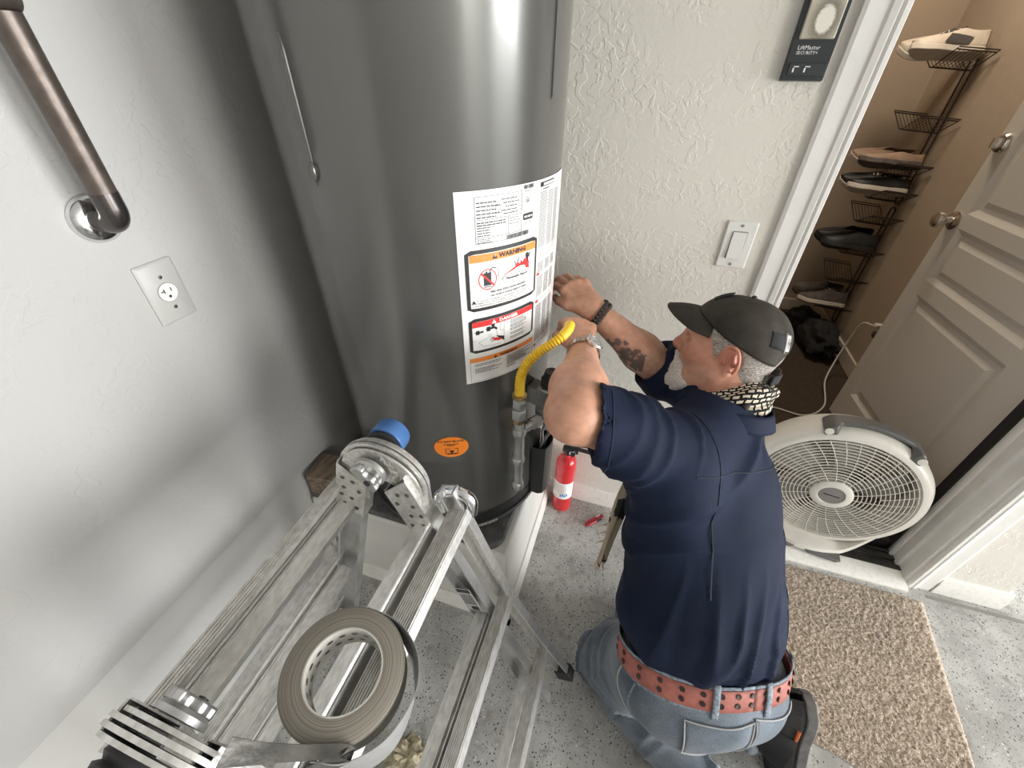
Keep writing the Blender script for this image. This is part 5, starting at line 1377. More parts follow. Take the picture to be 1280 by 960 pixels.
# arms
def arm(sh, el, wr, r):
    mid = lerp(el, wr, .32)
    G.cap(lerp(sh, el, .35), el, r[0], r[1], .02); G.cap(el, mid, r[1], r[2], .03); G.cap(mid, wr, r[2], r[3], .03)
arm(J['shL'], J['elL'], J['wrL'], (.052, .044, .049, .029)); G.ell(J['elL'] + A_((-.002, -.006, -.004)), (.038, .038, .038), .03)
arm(J['shR'], J['elR'], J['wrR'], (.050, .043, .045, .029))
def hand(wr, hd, bk, side, curl, thumb, scale=1.0):
    """wr wrist, hd towards the fingers, bk out of the back of the hand, side towards the thumb"""
    hd = nrm(hd); bk = nrm(bk - hd * float(hd @ bk)); sd = nrm(np.cross(hd, bk)); sd = sd if float(sd @ side) > 0 else -sd
    kn = []
    for i, (o_, ln) in enumerate(((.030, .092), (.010, .096), (-.010, .092), (-.029, .084))):
        q = wr + hd * ln * scale + sd * o_ * scale + bk * (.006 - abs(o_) * .10)
        G.cap(wr + sd * o_ * .45, q, .0155 * scale, .0118 * scale, .016); kn.append(q)
    G.cap(wr + sd * .008 + hd * .03, wr - sd * .008 + hd * .03, .018, .018, .02)
    for i, q in enumerate(kn):
        L = (.043, .048, .044, .034)[i] * scale; r0 = (.0098, .0100, .0095, .0084)[i] * scale; d_ = hd.copy(); p = q; an = 0
        G.ell(q + bk * .003, (.011, .011, .011), .006)
        for k, f_ in enumerate((1.0, .62, .50)):
            an += R(curl[i][k]); d_ = hd * math.cos(an) - bk * math.sin(an)
            e = p + d_ * L * f_; G.cap(p, e, r0 * (1 - .08 * k), r0 * (1 - .08 * (k + 1)), .0045); p = e
            if k < 2: G.ell(e + bk * .001, (r0 * 1.04,) * 3, .003)
    # thumb leaves the side of the palm near its base
    b0 = wr + hd * .022 * scale + sd * .018 * scale; d1 = nrm(hd * thumb[0][0] + sd * thumb[0][1] - bk * thumb[0][2]); e1 = b0 + d1 * .040 * scale
    d2 = nrm(hd * thumb[1][0] + sd * thumb[1][1] - bk * thumb[1][2]); e2 = e1 + d2 * .034 * scale
    d3 = nrm(hd * thumb[2][0] + sd * thumb[2][1] - bk * thumb[2][2]); e3 = e2 + d3 * .026 * scale
    G.cap(b0, e1, .0165 * scale, .0125 * scale, .012); G.cap(e1, e2, .0118 * scale, .0108 * scale, .005); G.cap(e2, e3, .0106 * scale, .0092 * scale, .004)
hdL = A_((-.30, .93, .12)); hdR = A_((-.68, .60, .30))
hand(J['wrL'], hdL, A_((.25, -.30, .92)), A_((-1, 0, .1)), ((38, 45, 30), (42, 48, 30), (46, 50, 34), (50, 52, 34)), ((.80, .62, .35), (.95, .15, .5), (.9, -.2, .5)))
hand(J['wrR'], hdR, A_((.30, -.62, .72)), A_((.2, -.7, -.7)), ((24, 34, 24), (20, 30, 24), (18, 28, 20), (20, 28, 20)), ((.82, .60, .20), (.97, .20, .30), (.95, -.1, .4)))
Vs, Fs = G.mesh()
def skin_mat():
    m = mat('skin', (0.58, 0.335, 0.235), .46, spec=.4); N = m.node_tree.nodes; L = m.node_tree.links; b = N['Principled BSDF']
    b.inputs['Subsurface Weight'].default_value = .12; b.inputs['Subsurface Radius'].default_value = (.012, .004, .002); b.inputs['Subsurface Scale'].default_value = .5
    at = N.new('ShaderNodeAttribute'); at.attribute_name = 'tint'
    tc = N['Texture Coordinate']; nz = N.new('ShaderNodeTexNoise'); nz.inputs['Scale'].default_value = 55; nz.inputs['Detail'].default_value = 6; L.new(tc.outputs['Object'], nz.inputs['Vector'])
    rp = N.new('ShaderNodeValToRGB'); rp.color_ramp.elements[0].position = .3; rp.color_ramp.elements[0].color = (.84, .80, .77, 1); rp.color_ramp.elements[1].position = .65; rp.color_ramp.elements[1].color = (1.05, 1.04, 1.03, 1)
    L.new(nz.outputs['Fac'], rp.inputs['Fac'])
    mx = N.new('ShaderNodeMix'); mx.data_type = 'RGBA'; mx.blend_type = 'MULTIPLY'; mx.inputs['Factor'].default_value = 1
    L.new(at.outputs['Color'], mx.inputs['A']); L.new(rp.outputs['Color'], mx.inputs['B']); L.new(mx.outputs['Result'], b.inputs['Base Color'])
    n2 = N.new('ShaderNodeTexNoise'); n2.inputs['Scale'].default_value = 420; n2.inputs['Detail'].default_value = 2; L.new(tc.outputs['Object'], n2.inputs['Vector'])
    bp = N.new('ShaderNodeBump'); bp.inputs['Distance'].default_value = .0006; L.new(n2.outputs['Fac'], bp.inputs['Height']); L.new(bp.outputs['Normal'], b.inputs['Normal']); return m
T_BASE = A_((.58, .315, .215)); T_RED = A_((.56, .21, .155)); T_PALE = A_((.62, .40, .30)); T_INK = A_((.075, .075, .078)); T_STUB = A_((.50, .37, .30)); T_LIP = A_((.50, .20, .17))
tatA, tatB = lerp(J['elR'], J['wrR'], .18), lerp(J['elR'], J['wrR'], .72)
hcV = Vector(HC)
def skin_tint(w, n):
    p = A_(w) - HC; x, y, z = float(p @ hf), float(p @ hl), float(p @ hu); c = T_BASE
    if abs(x) < .16 and abs(y) < .12 and -.20 < z < .14 and w.z > .86 and w.x > .05:
        def bl(cx, cy, cz, r_): return max(0, 1 - ((x - cx) ** 2 + (abs(y) - cy) ** 2 + (z - cz) ** 2) / r_ ** 2)
        r_ = min(1, .9 * bl(.112, 0, -.026, .030) + .40 * bl(.058, .055, -.028, .060) + .9 * bl(-.014, .085, -.006, .040) + .8 * bl(-.02, .05, -.10, .07))
        c = c * (1 - r_) + T_RED * r_
        st = max(0, min(1, (-.030 - z) / .02)) * max(0, min(1, (x + .0) / .03)) * .55 * (.5 + noise.noise(w * 260)); st = max(0, st); c = c * (1 - st) + T_STUB * st
        lp_ = bl(.100, 0, -.063, .014); c = c * (1 - lp_) + T_LIP * lp_
    else:
        de = (A_(w) - J['elL']); e_ = max(0, 1 - float(de @ de) / .055 ** 2); c = c * (1 - .55 * e_) + T_RED * .55 * e_
        # tattoo on the right forearm
        ab = tatB - tatA; t = float((A_(w) - tatA) @ ab / (ab @ ab))
        if 0 < t < 1 and w.y > .80:
            rad = A_(w) - lerp(tatA, tatB, t); dr = nrm(rad); side = float(dr @ nrm((-.25, -.75, -.55)))
            nn = noise.noise(Vector(w) * 70) + .6 * noise.noise(Vector(w) * 140 + V(5, 1, 2))
            env = side - .35 - .9 * abs(t - .42) ** 1.3
            if env + .30 * nn > .10 and nn > -.22: c = c * .18 + T_INK * .82
    return [float(c[0]), float(c[1]), float(c[2]), 1.0]
body = field_obj('body', Vs, Fs, skin_mat(), man, 2, None, skin_tint)

# eyes (only the lid line shows from here, the ball is built all the same)
for s_ in (1, -1):
    e = MB(); e.ball(hp_(.0795, .032 * s_, -.0012), .0100, 16, 10); part('eye', e, mat('eye_white', (.62, .58, .54), .2) if s_ == 1 else bpy.data.materials['eye_white'], man)
    e = MB(); cI = hp_(.0795, .032 * s_, -.0012); e.lathe([(0, .0102), (.0046, .0096)], cI, hf, 16); part('iris', e, mat('iris', (.10, .15, .19), .15) if s_ == 1 else bpy.data.materials['iris'], man)

# ---- hair: cropped grey shell below the cap, goatee, sideburn, eyebrow
def hair_mat(name, c1, c2, sc, st=(1, 1, 1)):
    m = mat(name, c1, .6, col2=c2, vscale=sc, detail=6, thr=(.38, .62), bump=.003, bscale=sc * 2.2, stretch=st, spec=.25); return m
M['hair'] = hair_mat('grey_hair', (.60, .565, .52), (.27, .23, .20), 150, (1, 1, 3.5))
M['beard'] = hair_mat('white_beard', (.82, .79, .74), (.60, .55, .49), 180, (1, 1, 2))
Hf = Field(HC - .17, HC + .17, .0032)
Hf.ell(hp_(-.006, 0, .026), (.099, .080, .086), .005, HB); Hf.cap(hp_(-.052, .030, -.052), hp_(-.052, -.030, -.052), .040, .040, .03); Hf.cap(hp_(-.060, .012, -.095), hp_(-.060, -.012, -.095), .026, .026, .03)
Hf.ell(hp_(.016, .064, .000), (.016, .013, .020), .010, HB); Hf.ell(hp_(.016, -.064, .000), (.016, .013, .020), .010, HB)
# bare areas: face, around the ears
Hf.half(hp_(.030, 0, 0), hf * .92 + hu * .40 * -1, HC - .17, HC + .17)
for s_ in (1, -1): Hf.ell(hp_(-.010, .086 * s_, -.016), (.026, .022, .036), .006, HB, sub=True)
Hf.half(hp_(-.05, 0, -.110), -hu * .9 + hf * .42, HC - .17, HC + .17)
Vh, Fh = Hf.mesh()
field_obj('hair', Vh, Fh, M['hair'], man, 1, lambda w, n: .0012 * noise.noise(Vector(w) * 300))['label'] = 'cropped grey hair'
Bf = Field(HC - .17, HC + .17, .003)
Bf.ell(hp_(.088, 0, -.116), (.032, .038, .036), .01, HB)
for s_ in (1, -1): Bf.cap(hp_(.062, .050 * s_, -.106), hp_(.094, .020 * s_, -.116), .013, .021, .02); Bf.cap(hp_(.084, .036 * s_, -.074), hp_(.080, .038 * s_, -.104), .012, .016, .02); Bf.cap(hp_(.094, .026, -.072), hp_(.094, .018, -.090), .010, .013, .015); Bf.cap(hp_(.094, -.026, -.072), hp_(.094, -.018, -.090), .010, .013, .015)
Bf.cap(hp_(.100, .024, -.058), hp_(.106, .006, -.048), .007, .008, .008); Bf.cap(hp_(.100, -.024, -.058), hp_(.106, -.006, -.048), .007, .008, .008)
Bf.ell(hp_(.106, 0, -.063), (.012, .014, .006), .003, HB, sub=True)
for s_ in (1, -1): Bf.cap(hp_(.044, .056 * s_, -.098), hp_(.080, .040 * s_, -.114), .012, .017, .02)
Vb, Fb = Bf.mesh(); field_obj('goatee', Vb, Fb, M['beard'], man, 1, lambda w, n: .0016 * noise.noise(Vector(w) * 260) + .001 * noise.noise(Vector(w) * 500))['label'] = 'short white goatee and moustache'
for s_ in (1, -1):
    e = MB(); e.tube([hp_(.097, .014 * s_, .019), hp_(.095, .028 * s_, .024), hp_(.084, .045 * s_, .021)], .004, 8, rs=[.003, .0045, .002]); part('eyebrow', e, M['beard'], man)

# ---- cap
M['cap'] = mat('cap_cloth', (0.062, 0.054, 0.045), .8, var=.45, vscale=16, bump=.0006, bscale=520, spec=.2)
M['cap_patch'] = mat('cap_velcro', (0.016, 0.016, 0.017), .85, bump=.001, bscale=600)
cap_ = bpy.data.objects.new('cap', None); C.objects.link(cap_); cap_.parent = man; cap_.empty_display_size = .03
cR = (.108, .088, .096); cC = (-.005, 0, .030)
def capP(phi, v, d=0.0, arch=1):
    # phi 0 = front; v 0 = lower edge, 1 = crown
    cs_, sn = math.cos(phi), math.sin(phi)
    ez = .015 + .040 * cs_ - .004 * sn * sn
    bk_ = max(0, 1 - ((abs((phi % (2 * PI)) - PI)) / .42) ** 2); ez += .034 * math.sqrt(bk_) * arch if bk_ > 0 else 0
    t0 = math.asin(max(-1, min(1, (ez - .010) / cR[2]))); t = t0 + (PI / 2 - t0) * v
    r_ = math.cos(t) ** .86 if math.cos(t) > 1e-6 else 0
    wv = .0016 * math.sin(phi * 6) * (1 - v) + .0014 * noise.noise(V(cs_ * 4, sn * 4, v * 4))
    return Vector(hp_(cC[0] + (cR[0] + d + wv) * r_ * cs_, (cR[1] + d + wv) * r_ * sn, cC[2] + (cR[2] + d) * math.sin(t) - .006 * v))
m = MB(); m.grid(72, 22, lambda u, v: capP(2 * PI * u, v)); o = part('crown', m, M['cap'], cap_, angle=80); sd = o.modifiers.new('t', 'SOLIDIFY'); sd.thickness = .0025; sd.offset = 1
bmx = bmesh.new(); bmx.from_mesh(o.data); bmesh.ops.remove_doubles(bmx, verts=bmx.verts, dist=1e-4); bmx.to_mesh(o.data); bmx.free()
m = MB()
for k in range(6):
    a = PI / 6 + k * PI / 3; pts = [capP(a, i / 14, .0018) for i in range(15)]; m.tube(pts, .0011, 6)
m.tube([capP(2 * PI * i / 60, .10, .0016) for i in range(60)], .0008, 5, closed=True)
part('seam', m, M['cap'], cap_)
m = MB(); c_ = capP(0, 1, 0); m.ball(c_ + Vector(hu) * .003, .006, 12, 8); part('button', m, M['cap'], cap_)
def brimP(u, v):
    a = (u - .5) * 2.15; e = capP(a, .0, .001); q = A_(e) - HC; x, y, z = float(q @ hf), float(q @ hl), float(q @ hu)
    ext = .078 * math.sqrt(max(0, 1 - (2 * u - 1) ** 2)) ** .8
    return Vector(hp_(x + ext * v + .004, y * (1 + .10 * v), z + .006 * v - .018 * v * v - 2.0 * y * y * v + .002))
m = MB(); m.grid(36, 12, brimP); o = part('brim', m, M['cap'], cap_, angle=60); sd = o.modifiers.new('t', 'SOLIDIFY'); sd.thickness = .0035; sd.offset = 0
m = MB(); m.tube([brimP(i / 36, .97) for i in range(37)], .0026, 8); part('brim_edge', m, M['cap'], cap_)
# front hook-and-loop patch, its curled edge lifts off the crown
m = MB(); m.grid(10, 6, lambda u, v: capP(-.42 + .84 * u, .34 + .36 * v, .004 + .004 * v)); o = part('front_patch', m, M['cap_patch'], cap_); sd = o.modifiers.new('t', 'SOLIDIFY'); sd.thickness = .003; o['label'] = 'black hook-and-loop patch'
# rear: label strap, light tag and buckle strap across the opening
m = MB(); m.grid(10, 4, lambda u, v: capP(PI - .93 + .40 * u, .22 + .20 * v, .0035, 0)); o = part('rear_strap', m, M['cap_patch'], cap_); sd = o.modifiers.new('t', 'SOLIDIFY'); sd.thickness = .002
m = MB(); m.grid(4, 4, lambda u, v: capP(PI - .52 + .20 * u, .20 + .24 * v, .0050, 0)); o = part('rear_tag', m, mat('tag_white', (.62, .60, .57), .6), cap_); sd = o.modifiers.new('t', 'SOLIDIFY'); sd.thickness = .002
m = MB()
for (u0, u1, v0, v1) in ((.06, .94, .02, .10), (.06, .94, .90, .98), (.30, .42, .25, .75), (.58, .70, .25, .75), (.42, .58, .45, .58)):
    m.add([capP(PI - .52 + .20 * a, .20 + .24 * b, .0076, 0) for a, b in ((u0, v0), (u1, v0), (u1, v1), (u0, v1))], [(0, 1, 2, 3)])
part('tag_marks', m, M['cap_patch'], cap_, smooth=False)
def strapP(u, v):
    a = PI - .62 + 1.24 * u; r_ = 1.0
    return Vector(hp_(cC[0] + .112 * math.cos(a), .092 * math.sin(a), -.030 - .004 * math.cos(3 * a) + .020 * (v - .5)))
m = MB(); m.grid(20, 3, strapP); o = part('back_strap', m, M['cap'], cap_); sd = o.modifiers.new('t', 'SOLIDIFY'); sd.thickness = .002
m = MB(); m.grid(5, 3, lambda u, v: strapP(.02 + .28 * u, v * 1.15 - .075) + (strapP(.15, .5) - Vector(hp_(0, 0, -.03))).normalized() * .004); o = part('buckle', m, M['cap_patch'], cap_); sd = o.modifiers.new('t', 'SOLIDIFY'); sd.thickness = .004

# ---- scarf
def scarf_mat():
    m = mat('scarf_cloth', (.66, .58, .46), .85, spec=.15); N = m.node_tree.nodes; L = m.node_tree.links; b = N['Principled BSDF']
    uv = N.new('ShaderNodeUVMap'); uv.uv_map = 'weave'
    nz = N.new('ShaderNodeTexNoise'); nz.inputs['Scale'].default_value = 9; L.new(uv.outputs['UV'], nz.inputs['Vector'])
    ad = N.new('ShaderNodeVectorMath'); ad.operation = 'MULTIPLY_ADD'; L.new(nz.outputs['Color'], ad.inputs[0]); ad.inputs[1].default_value = (.06, .06, 0); L.new(uv.outputs['UV'], ad.inputs[2])
    br = N.new('ShaderNodeTexBrick'); br.inputs['Color1'].default_value = (.70, .62, .49, 1); br.inputs['Color2'].default_value = (.64, .56, .44, 1); br.inputs['Mortar'].default_value = (.012, .012, .013, 1)
    br.inputs['Scale'].default_value = 1.0; br.inputs['Mortar Size'].default_value = .020; br.inputs['Mortar Smooth'].default_value = .1; br.inputs['Brick Width'].default_value = .13; br.inputs['Row Height'].default_value = .085
    L.new(ad.outputs[0], br.inputs['Vector'])
    n2 = N.new('ShaderNodeTexNoise'); n2.inputs['Scale'].default_value = 1.6; n2.inputs['Detail'].default_value = 1; L.new(uv.outputs['UV'], n2.inputs['Vector'])
    rp = N.new('ShaderNodeValToRGB'); rp.color_ramp.elements[0].position = .56; rp.color_ramp.elements[1].position = .60; L.new(n2.outputs['Fac'], rp.inputs['Fac'])
    mx = N.new('ShaderNodeMix'); mx.data_type = 'RGBA'; L.new(rp.outputs['Color'], mx.inputs['Factor']); L.new(br.outputs['Color'], mx.inputs['A']); mx.inputs['B'].default_value = (.035, .034, .034, 1)
    L.new(mx.outputs['Result'], b.inputs['Base Color']); return m
M['scarf'] = scarf_mat()
def uv_grid(name, nu, nv, fn, uvf, m, parent, thick=.004, wrap=False):
    mb = MB(); mb.grid(nu, nv, fn); o = part(name, mb, m, parent, angle=80)
    lay = o.data.uv_layers.new(name='weave')
    for p in o.data.polygons:
        for li in p.loop_indices:
            vi = o.data.loops[li].vertex_index; lay.data[li].uv = uvf((vi % (nu + 1)) / nu, (vi // (nu + 1)) / nv)
    sd = o.modifiers.new('t', 'SOLIDIFY'); sd.thickness = thick; return o
nkc = lerp(J['neck'], hp_(-.02, 0, -.13), .80)
nu_ = nrm(hu * .75 + UP * .35 + A_((.0, .05, .2))); nf_ = nrm(hf - nu_ * float(hf @ nu_)); nl_ = np.cross(nu_, nf_)
def scP(u, v):
    a = 2 * PI * u; t = 2 * PI * v
    rr_ = .031 + .006 * math.sin(3 * a + 1) + .004 * noise.noise(V(math.cos(a) * 3, math.sin(a) * 3, v * 5))
    fold = .0045 * math.sin(5 * t + 2.5 * math.sin(2 * a))
    ra = .080 + (rr_ * .62 + fold) * math.cos(t); z = (rr_ * 1.15 + fold) * math.sin(t) - .027 * math.cos(a)
    return Vector(nkc + nf_ * (ra * math.cos(a) * (.84 if math.cos(a) > 0 else 1.06) - .002) + nl_ * (ra * math.sin(a)) + nu_ * (z + .010))
scf = uv_grid('scarf', 96, 28, scP, lambda u, v: (u * 5.2, v * 1.9), M['scarf'], man, .003); scf['label'] = 'black and cream woven neck scarf'
kq = MB(); kq.tube([Vector(nkc + nl_ * .084 - nf_ * .055 + nu_ * .030), Vector(nkc + nl_ * .092 - nf_ * .050 + nu_ * .022), Vector(nkc + nl_ * .096 - nf_ * .044 + nu_ * .010)], .007, 10, rs=[.005, .008, .004]); part('scarf_tassel', kq, M['cap_patch'], man)
# hanging end of the scarf in front of the chest
h0 = A_((.092, .700, .80)); h1 = A_((.058, .640, .615)); h2 = A_((.052, .600, .490))
def hangP(u, v):
    q = (1 - v) ** 2 * h0 + 2 * v * (1 - v) * h1 + v * v * h2; w = .030 - .012 * v
    return Vector(q + A_((.55, .83, 0)) * (u - .5) * 2 * w + A_((-.8, .5, 0)) * (.008 * math.sin(u * 9 + v * 5)))
uv_grid('scarf_end', 14, 30, hangP, lambda u, v: (u * .5 + .3, v * 2.0 + .2), mat('scarf_end_cloth', (.50, .42, .30), .85, col2=(.02, .02, .02), vscale=28, thr=(.40, .44), stretch=(1, 1, .5)), man, .003)
fr_ = MB()
for k in range(7):
    p = hangP(k / 6, 1); fr_.tube([p, p + V(-.004, -.004, -.018), p + V(.002 * (k % 3), -.006, -.036)], .0022, 6, rs=[.0024, .002, .001])
for v_ in (.55, .62, .70): p = hangP(0, v_); fr_.tube([p, p + V(-.010, -.008, .002), p + V(-.020, -.010, -.008)], .002, 6, rs=[.0026, .002, .001])
part('fringe', fr_, M['scarf'], man)['kind'] = 'stuff'

# ---- shirt
S = Field((-.14, .26, .33), (.56, 1.02, 1.12), .0055)
S.ell(tb(.075), (.172, .132, .115), .03, BT); S.ell(tb(.16, 0, .012), (.178, .142, .15), .05, BT); S.ell(tb(.27, .030, .012), (.152, .138, .16), .06, BT); S.ell(tb(.40, .030, .0), (.142, .122, .15), .06, BT); S.ell(tb(.112, .020, .022), (.170, .146, .090), .04, BT)
S.cap(J['shL'] + UP * -.012 + LT * -.02, J['shR'] + UP * -.012 - LT * -.02, .078, .074, .05)
nb = lerp(J['neck'], nkc, .25)
nq = nb - UP * .030; S.cap(nq, lerp(J['neck'], J['shL'], .80) - UP * .012, .058, .062, .04); S.cap(nq, lerp(J['neck'], J['shR'], .80) - UP * .012, .058, .060, .04)
S.cap(J['shL'], lerp(J['shL'], J['elL'], 1.02), .081, .064, .04); S.cap(J['shR'], J['elR'], .078, .064, .04); S.cap(J['elR'], lerp(J['elR'], J['wrR'], .2), .064, .058, .03)
S.cap(J['shL'] + UP * -.05, tb(.30, .12, .0), .070, .085, .05); S.cap(J['shR'] + UP * -.05, tb(.30, -.075, .0), .064, .070, .05)
# open sleeve ends
aL = lerp(J['shL'], J['elL'], .80); dL = nrm(J['elL'] - J['shL']); dR = nrm(J['wrR'] - J['elR']); aR = J['elR'] + dR * .036
cL = nrm(dL * .12 + A_((-.98, -.17, -.115)) * .88); aL = lerp(J['shL'], J['elL'], .82); S.half(aL, cL, aL - .12, aL + .12); S.half(aR, dR, aR - .10, aR + .10)
S.cap(aL - dL * .05, aL + dL * .06, .056, .058, .003, sub=True); S.cap(aR - dR * .05, aR + dR * .06, .052, .054, .003, sub=True)
# neck opening
S.cap(nb + nu_ * .035, nb + nu_ * .15, .066, .070, .006, sub=True)
# hem, tucked into the belt
S.half(tb(.024), -UP, A_(tb(0)) - .26, A_(tb(0)) + .26)
Vq, Fq = S.mesh()
ff1 = nrm(LT * .55 + UP * .62 - FW * .3); ff2 = nrm(-LT * .4 + UP * .85)
def folds(w, n):
    p = A_(w) - J['pelvis']; l, f, u = float(p @ LT), float(p @ FW), float(p @ UP)
    wv = Vector(w)
    n1 = noise.noise(V(l * 3.0 + 7, u * 3.0, f * 3.0)); n2 = noise.noise(V(l * 5.0, u * 5.0 + 3, f * 5 + 9))
    # long creases running from the shoulder blade down across the back
    c1 = u * .80 + l * .55 + .05 * n1
    r1 = 1 - abs(noise.noise(V(c1 * 13 + .8 * n1, (u * .5 - l * .8) * 2.2, f * 2)))
    r1 = max(0, r1 - .72) / .28
    # creases that hang straight down over the loin and blouse above the belt
    c2 = l * 1.0 + f * .6 + .03 * n2
    r2 = 1 - abs(noise.noise(V(c2 * 15, u * 2.4 + 4, 1.7 + n2 * .6))); r2 = max(0, r2 - .70) / .30
    low = max(0, min(1, (.30 - u) / .20)); up_ = max(0, min(1, (u - .16) / .15))
    hm_ = max(0., min(1., (u - .0) / .06)); low *= hm_; n1 *= .3 + .7 * hm_
    d = .0095 * r1 ** 1.3 * (.35 + .65 * up_) + .0110 * r2 ** 1.3 * low + .005 * n1 + .0025 * n2
    # sleeves: creases around the arm
    a = A_(w) - J['shL']; t = float(a @ dL)
    if l > .13 and t > .02:
        r3 = 1 - abs(noise.noise(V(t * 17 + .9 * n2, float(a @ UP) * 5, l * 3))); d += .0055 * (max(0, r3 - .70) / .30)
    return d - .003
M['shirt'] = mat('navy_cloth', (0.0072, 0.0135, 0.037), .75, var=.30, vscale=4, bump=.0005, bscale=700, spec=.18)
sh = field_obj('shirt', Vq, Fq, M['shirt'], man, 3, folds); sh['label'] = 'navy short-sleeved work shirt'
sb = bvh_of(sh)
def on(bv, p, d, off=.001):
    h = bv.ray_cast(Vector(p), Vector(d).normalized())
    return (h[0] + h[1] * off) if h[0] is not None else None
def seam(bv, pts, dirs, r, m, parent, name='seam'):
    q = []
    for p, d in zip(pts, dirs):
        h = bv.ray_cast(Vector(p), Vector(d).normalized())
        if h[0] is not None: q.append(h[0] + h[1] * (r * .3))
    if len(q) > 2:
        mb = MB(); mb.tube(q, r, 6); return part(name, mb, m, parent)
M['shirt_seam'] = mat('navy_seam', (0.006, 0.010, 0.026), .8)
# armhole seam, yoke seam, sleeve hem, centre-side seam: found by shooting at the cloth from outside
ac = J['shL'] * .80 + tb(.36) * .20
pts = []; ds = []
for i in range(22):
    a = R(-30 + 240 * i / 21); e1 = nrm(-FW); e2 = nrm(UP * .7 + LT * .1); o_ = ac + dL * -.0
    dr = e1 * math.sin(a) + e2 * math.cos(a); pts.append(o_ + dr * .30); ds.append(-dr)
seam(sb, pts, ds, .0016, M['shirt_seam'], sh)
pts = [tb(.46, .20 - .40 * i / 24, -.35) for i in range(25)]; seam(sb, pts, [FW] * 25, .0014, M['shirt_seam'], sh)
pts = [tb(.46 - .44 * i / 24, -.105 - .02 * math.sin(i / 24 * PI), -.35) for i in range(25)]; seam(sb, pts, [FW] * 25, .0014, M['shirt_seam'], sh)
e1 = nrm(np.cross(cL, UP)); e2 = np.cross(cL, e1); ah = aL - cL * .022
pts = []; ds = []
for i in range(33):
    a = 2 * PI * i / 32; dr = e1 * math.cos(a) + e2 * math.sin(a); pts.append(ah + dr * .2); ds.append(-dr)
seam(sb, pts, ds, .0012, M['shirt_seam'], sh, 'sleeve_hem')
# collar
def colP(u, v):
    a = R(-150 + 300 * u) + PI; ra = .090 + .012 * v; return Vector(nb + nu_ * (.018 - .034 * v + .006 * math.cos(a)) + nf_ * (ra * math.cos(a) * 1.10 + .004) + nl_ * (ra * 1.06 * math.sin(a)))
m = MB(); m.grid(40, 5, colP); o = part('collar', m, M['shirt'], man, angle=80); sd = o.modifiers.new('t', 'SOLIDIFY'); sd.thickness = .004

# ---- jeans
Q = Field((-.02, .16, -.01), (.66, .82, .52), .0055)
Q.ell(tb(-.035), (.165, .140, .105), .03, BT); Q.ell(tb(.0), (.158, .122, .075), .03, BT)
for s_, hip in ((1, 'hipL'), (-1, 'hipR')): Q.ell(J[hip] - FW * .040 - UP * .030 - LT * .012 * s_, (.088, .085, .085), .04, BT)
def leg(hip, kn, an, r):
    m1 = lerp(hip, kn, .5); Q.cap(hip, m1, r[0], r[1], .04); Q.cap(m1, kn, r[1], r[2], .04); m2 = lerp(kn, an, .35); Q.cap(kn, m2, r[2] * .96, r[3], .03); Q.cap(m2, an, r[3], r[4], .03)
leg(J['hipL'], J['kneeL'], J['ankL'], (.100, .092, .072, .070, .058)); leg(J['hipR'], J['kneeR'], J['ankR'], (.100, .088, .072, .068, .058))
Q.half((0, 0, .002), (0, 0, -1), (-.02, .16, -.01), (.66, .82, .03))
Q.half(tb(.040), UP, A_(tb(.04)) - .25, A_(tb(.04)) + .25)
dk = nrm(J['ankR'] - J['kneeR']); Q.half(J['ankR'] - dk * .01, dk, J['ankR'] - .10, J['ankR'] + .10); Q.cap(J['ankR'] - dk * .04, J['ankR'] + dk * .05, .046, .048, .004, sub=True)
Vj, Fj = Q.mesh()
def jfold(w, n):
    n1 = noise.noise(Vector(w) * 6); n2 = noise.noise(Vector(w) * 14 + V(3, 5, 1))
    d1 = A_(w) - J['kneeL']; k1 = math.exp(-float(d1 @ d1) / .16 ** 2)
    r1 = 1 - abs(noise.noise(V(w.x * 4 + 2, w.y * 4, w.z * 22 + 3 * n1))); r1 = max(0, r1 - .70) / .30
    r2 = 1 - abs(noise.noise(V(w.x * 12 - w.y * 9, w.z * 4, w.y * 3 + n1))); r2 = max(0, r2 - .72) / .28
    low = max(0, min(1, (.36 - w.z) / .1))
    return .004 * n1 + .0025 * n2 + low * (.0100 * r1 ** 1.2 + .008 * r2 ** 1.2) - .002
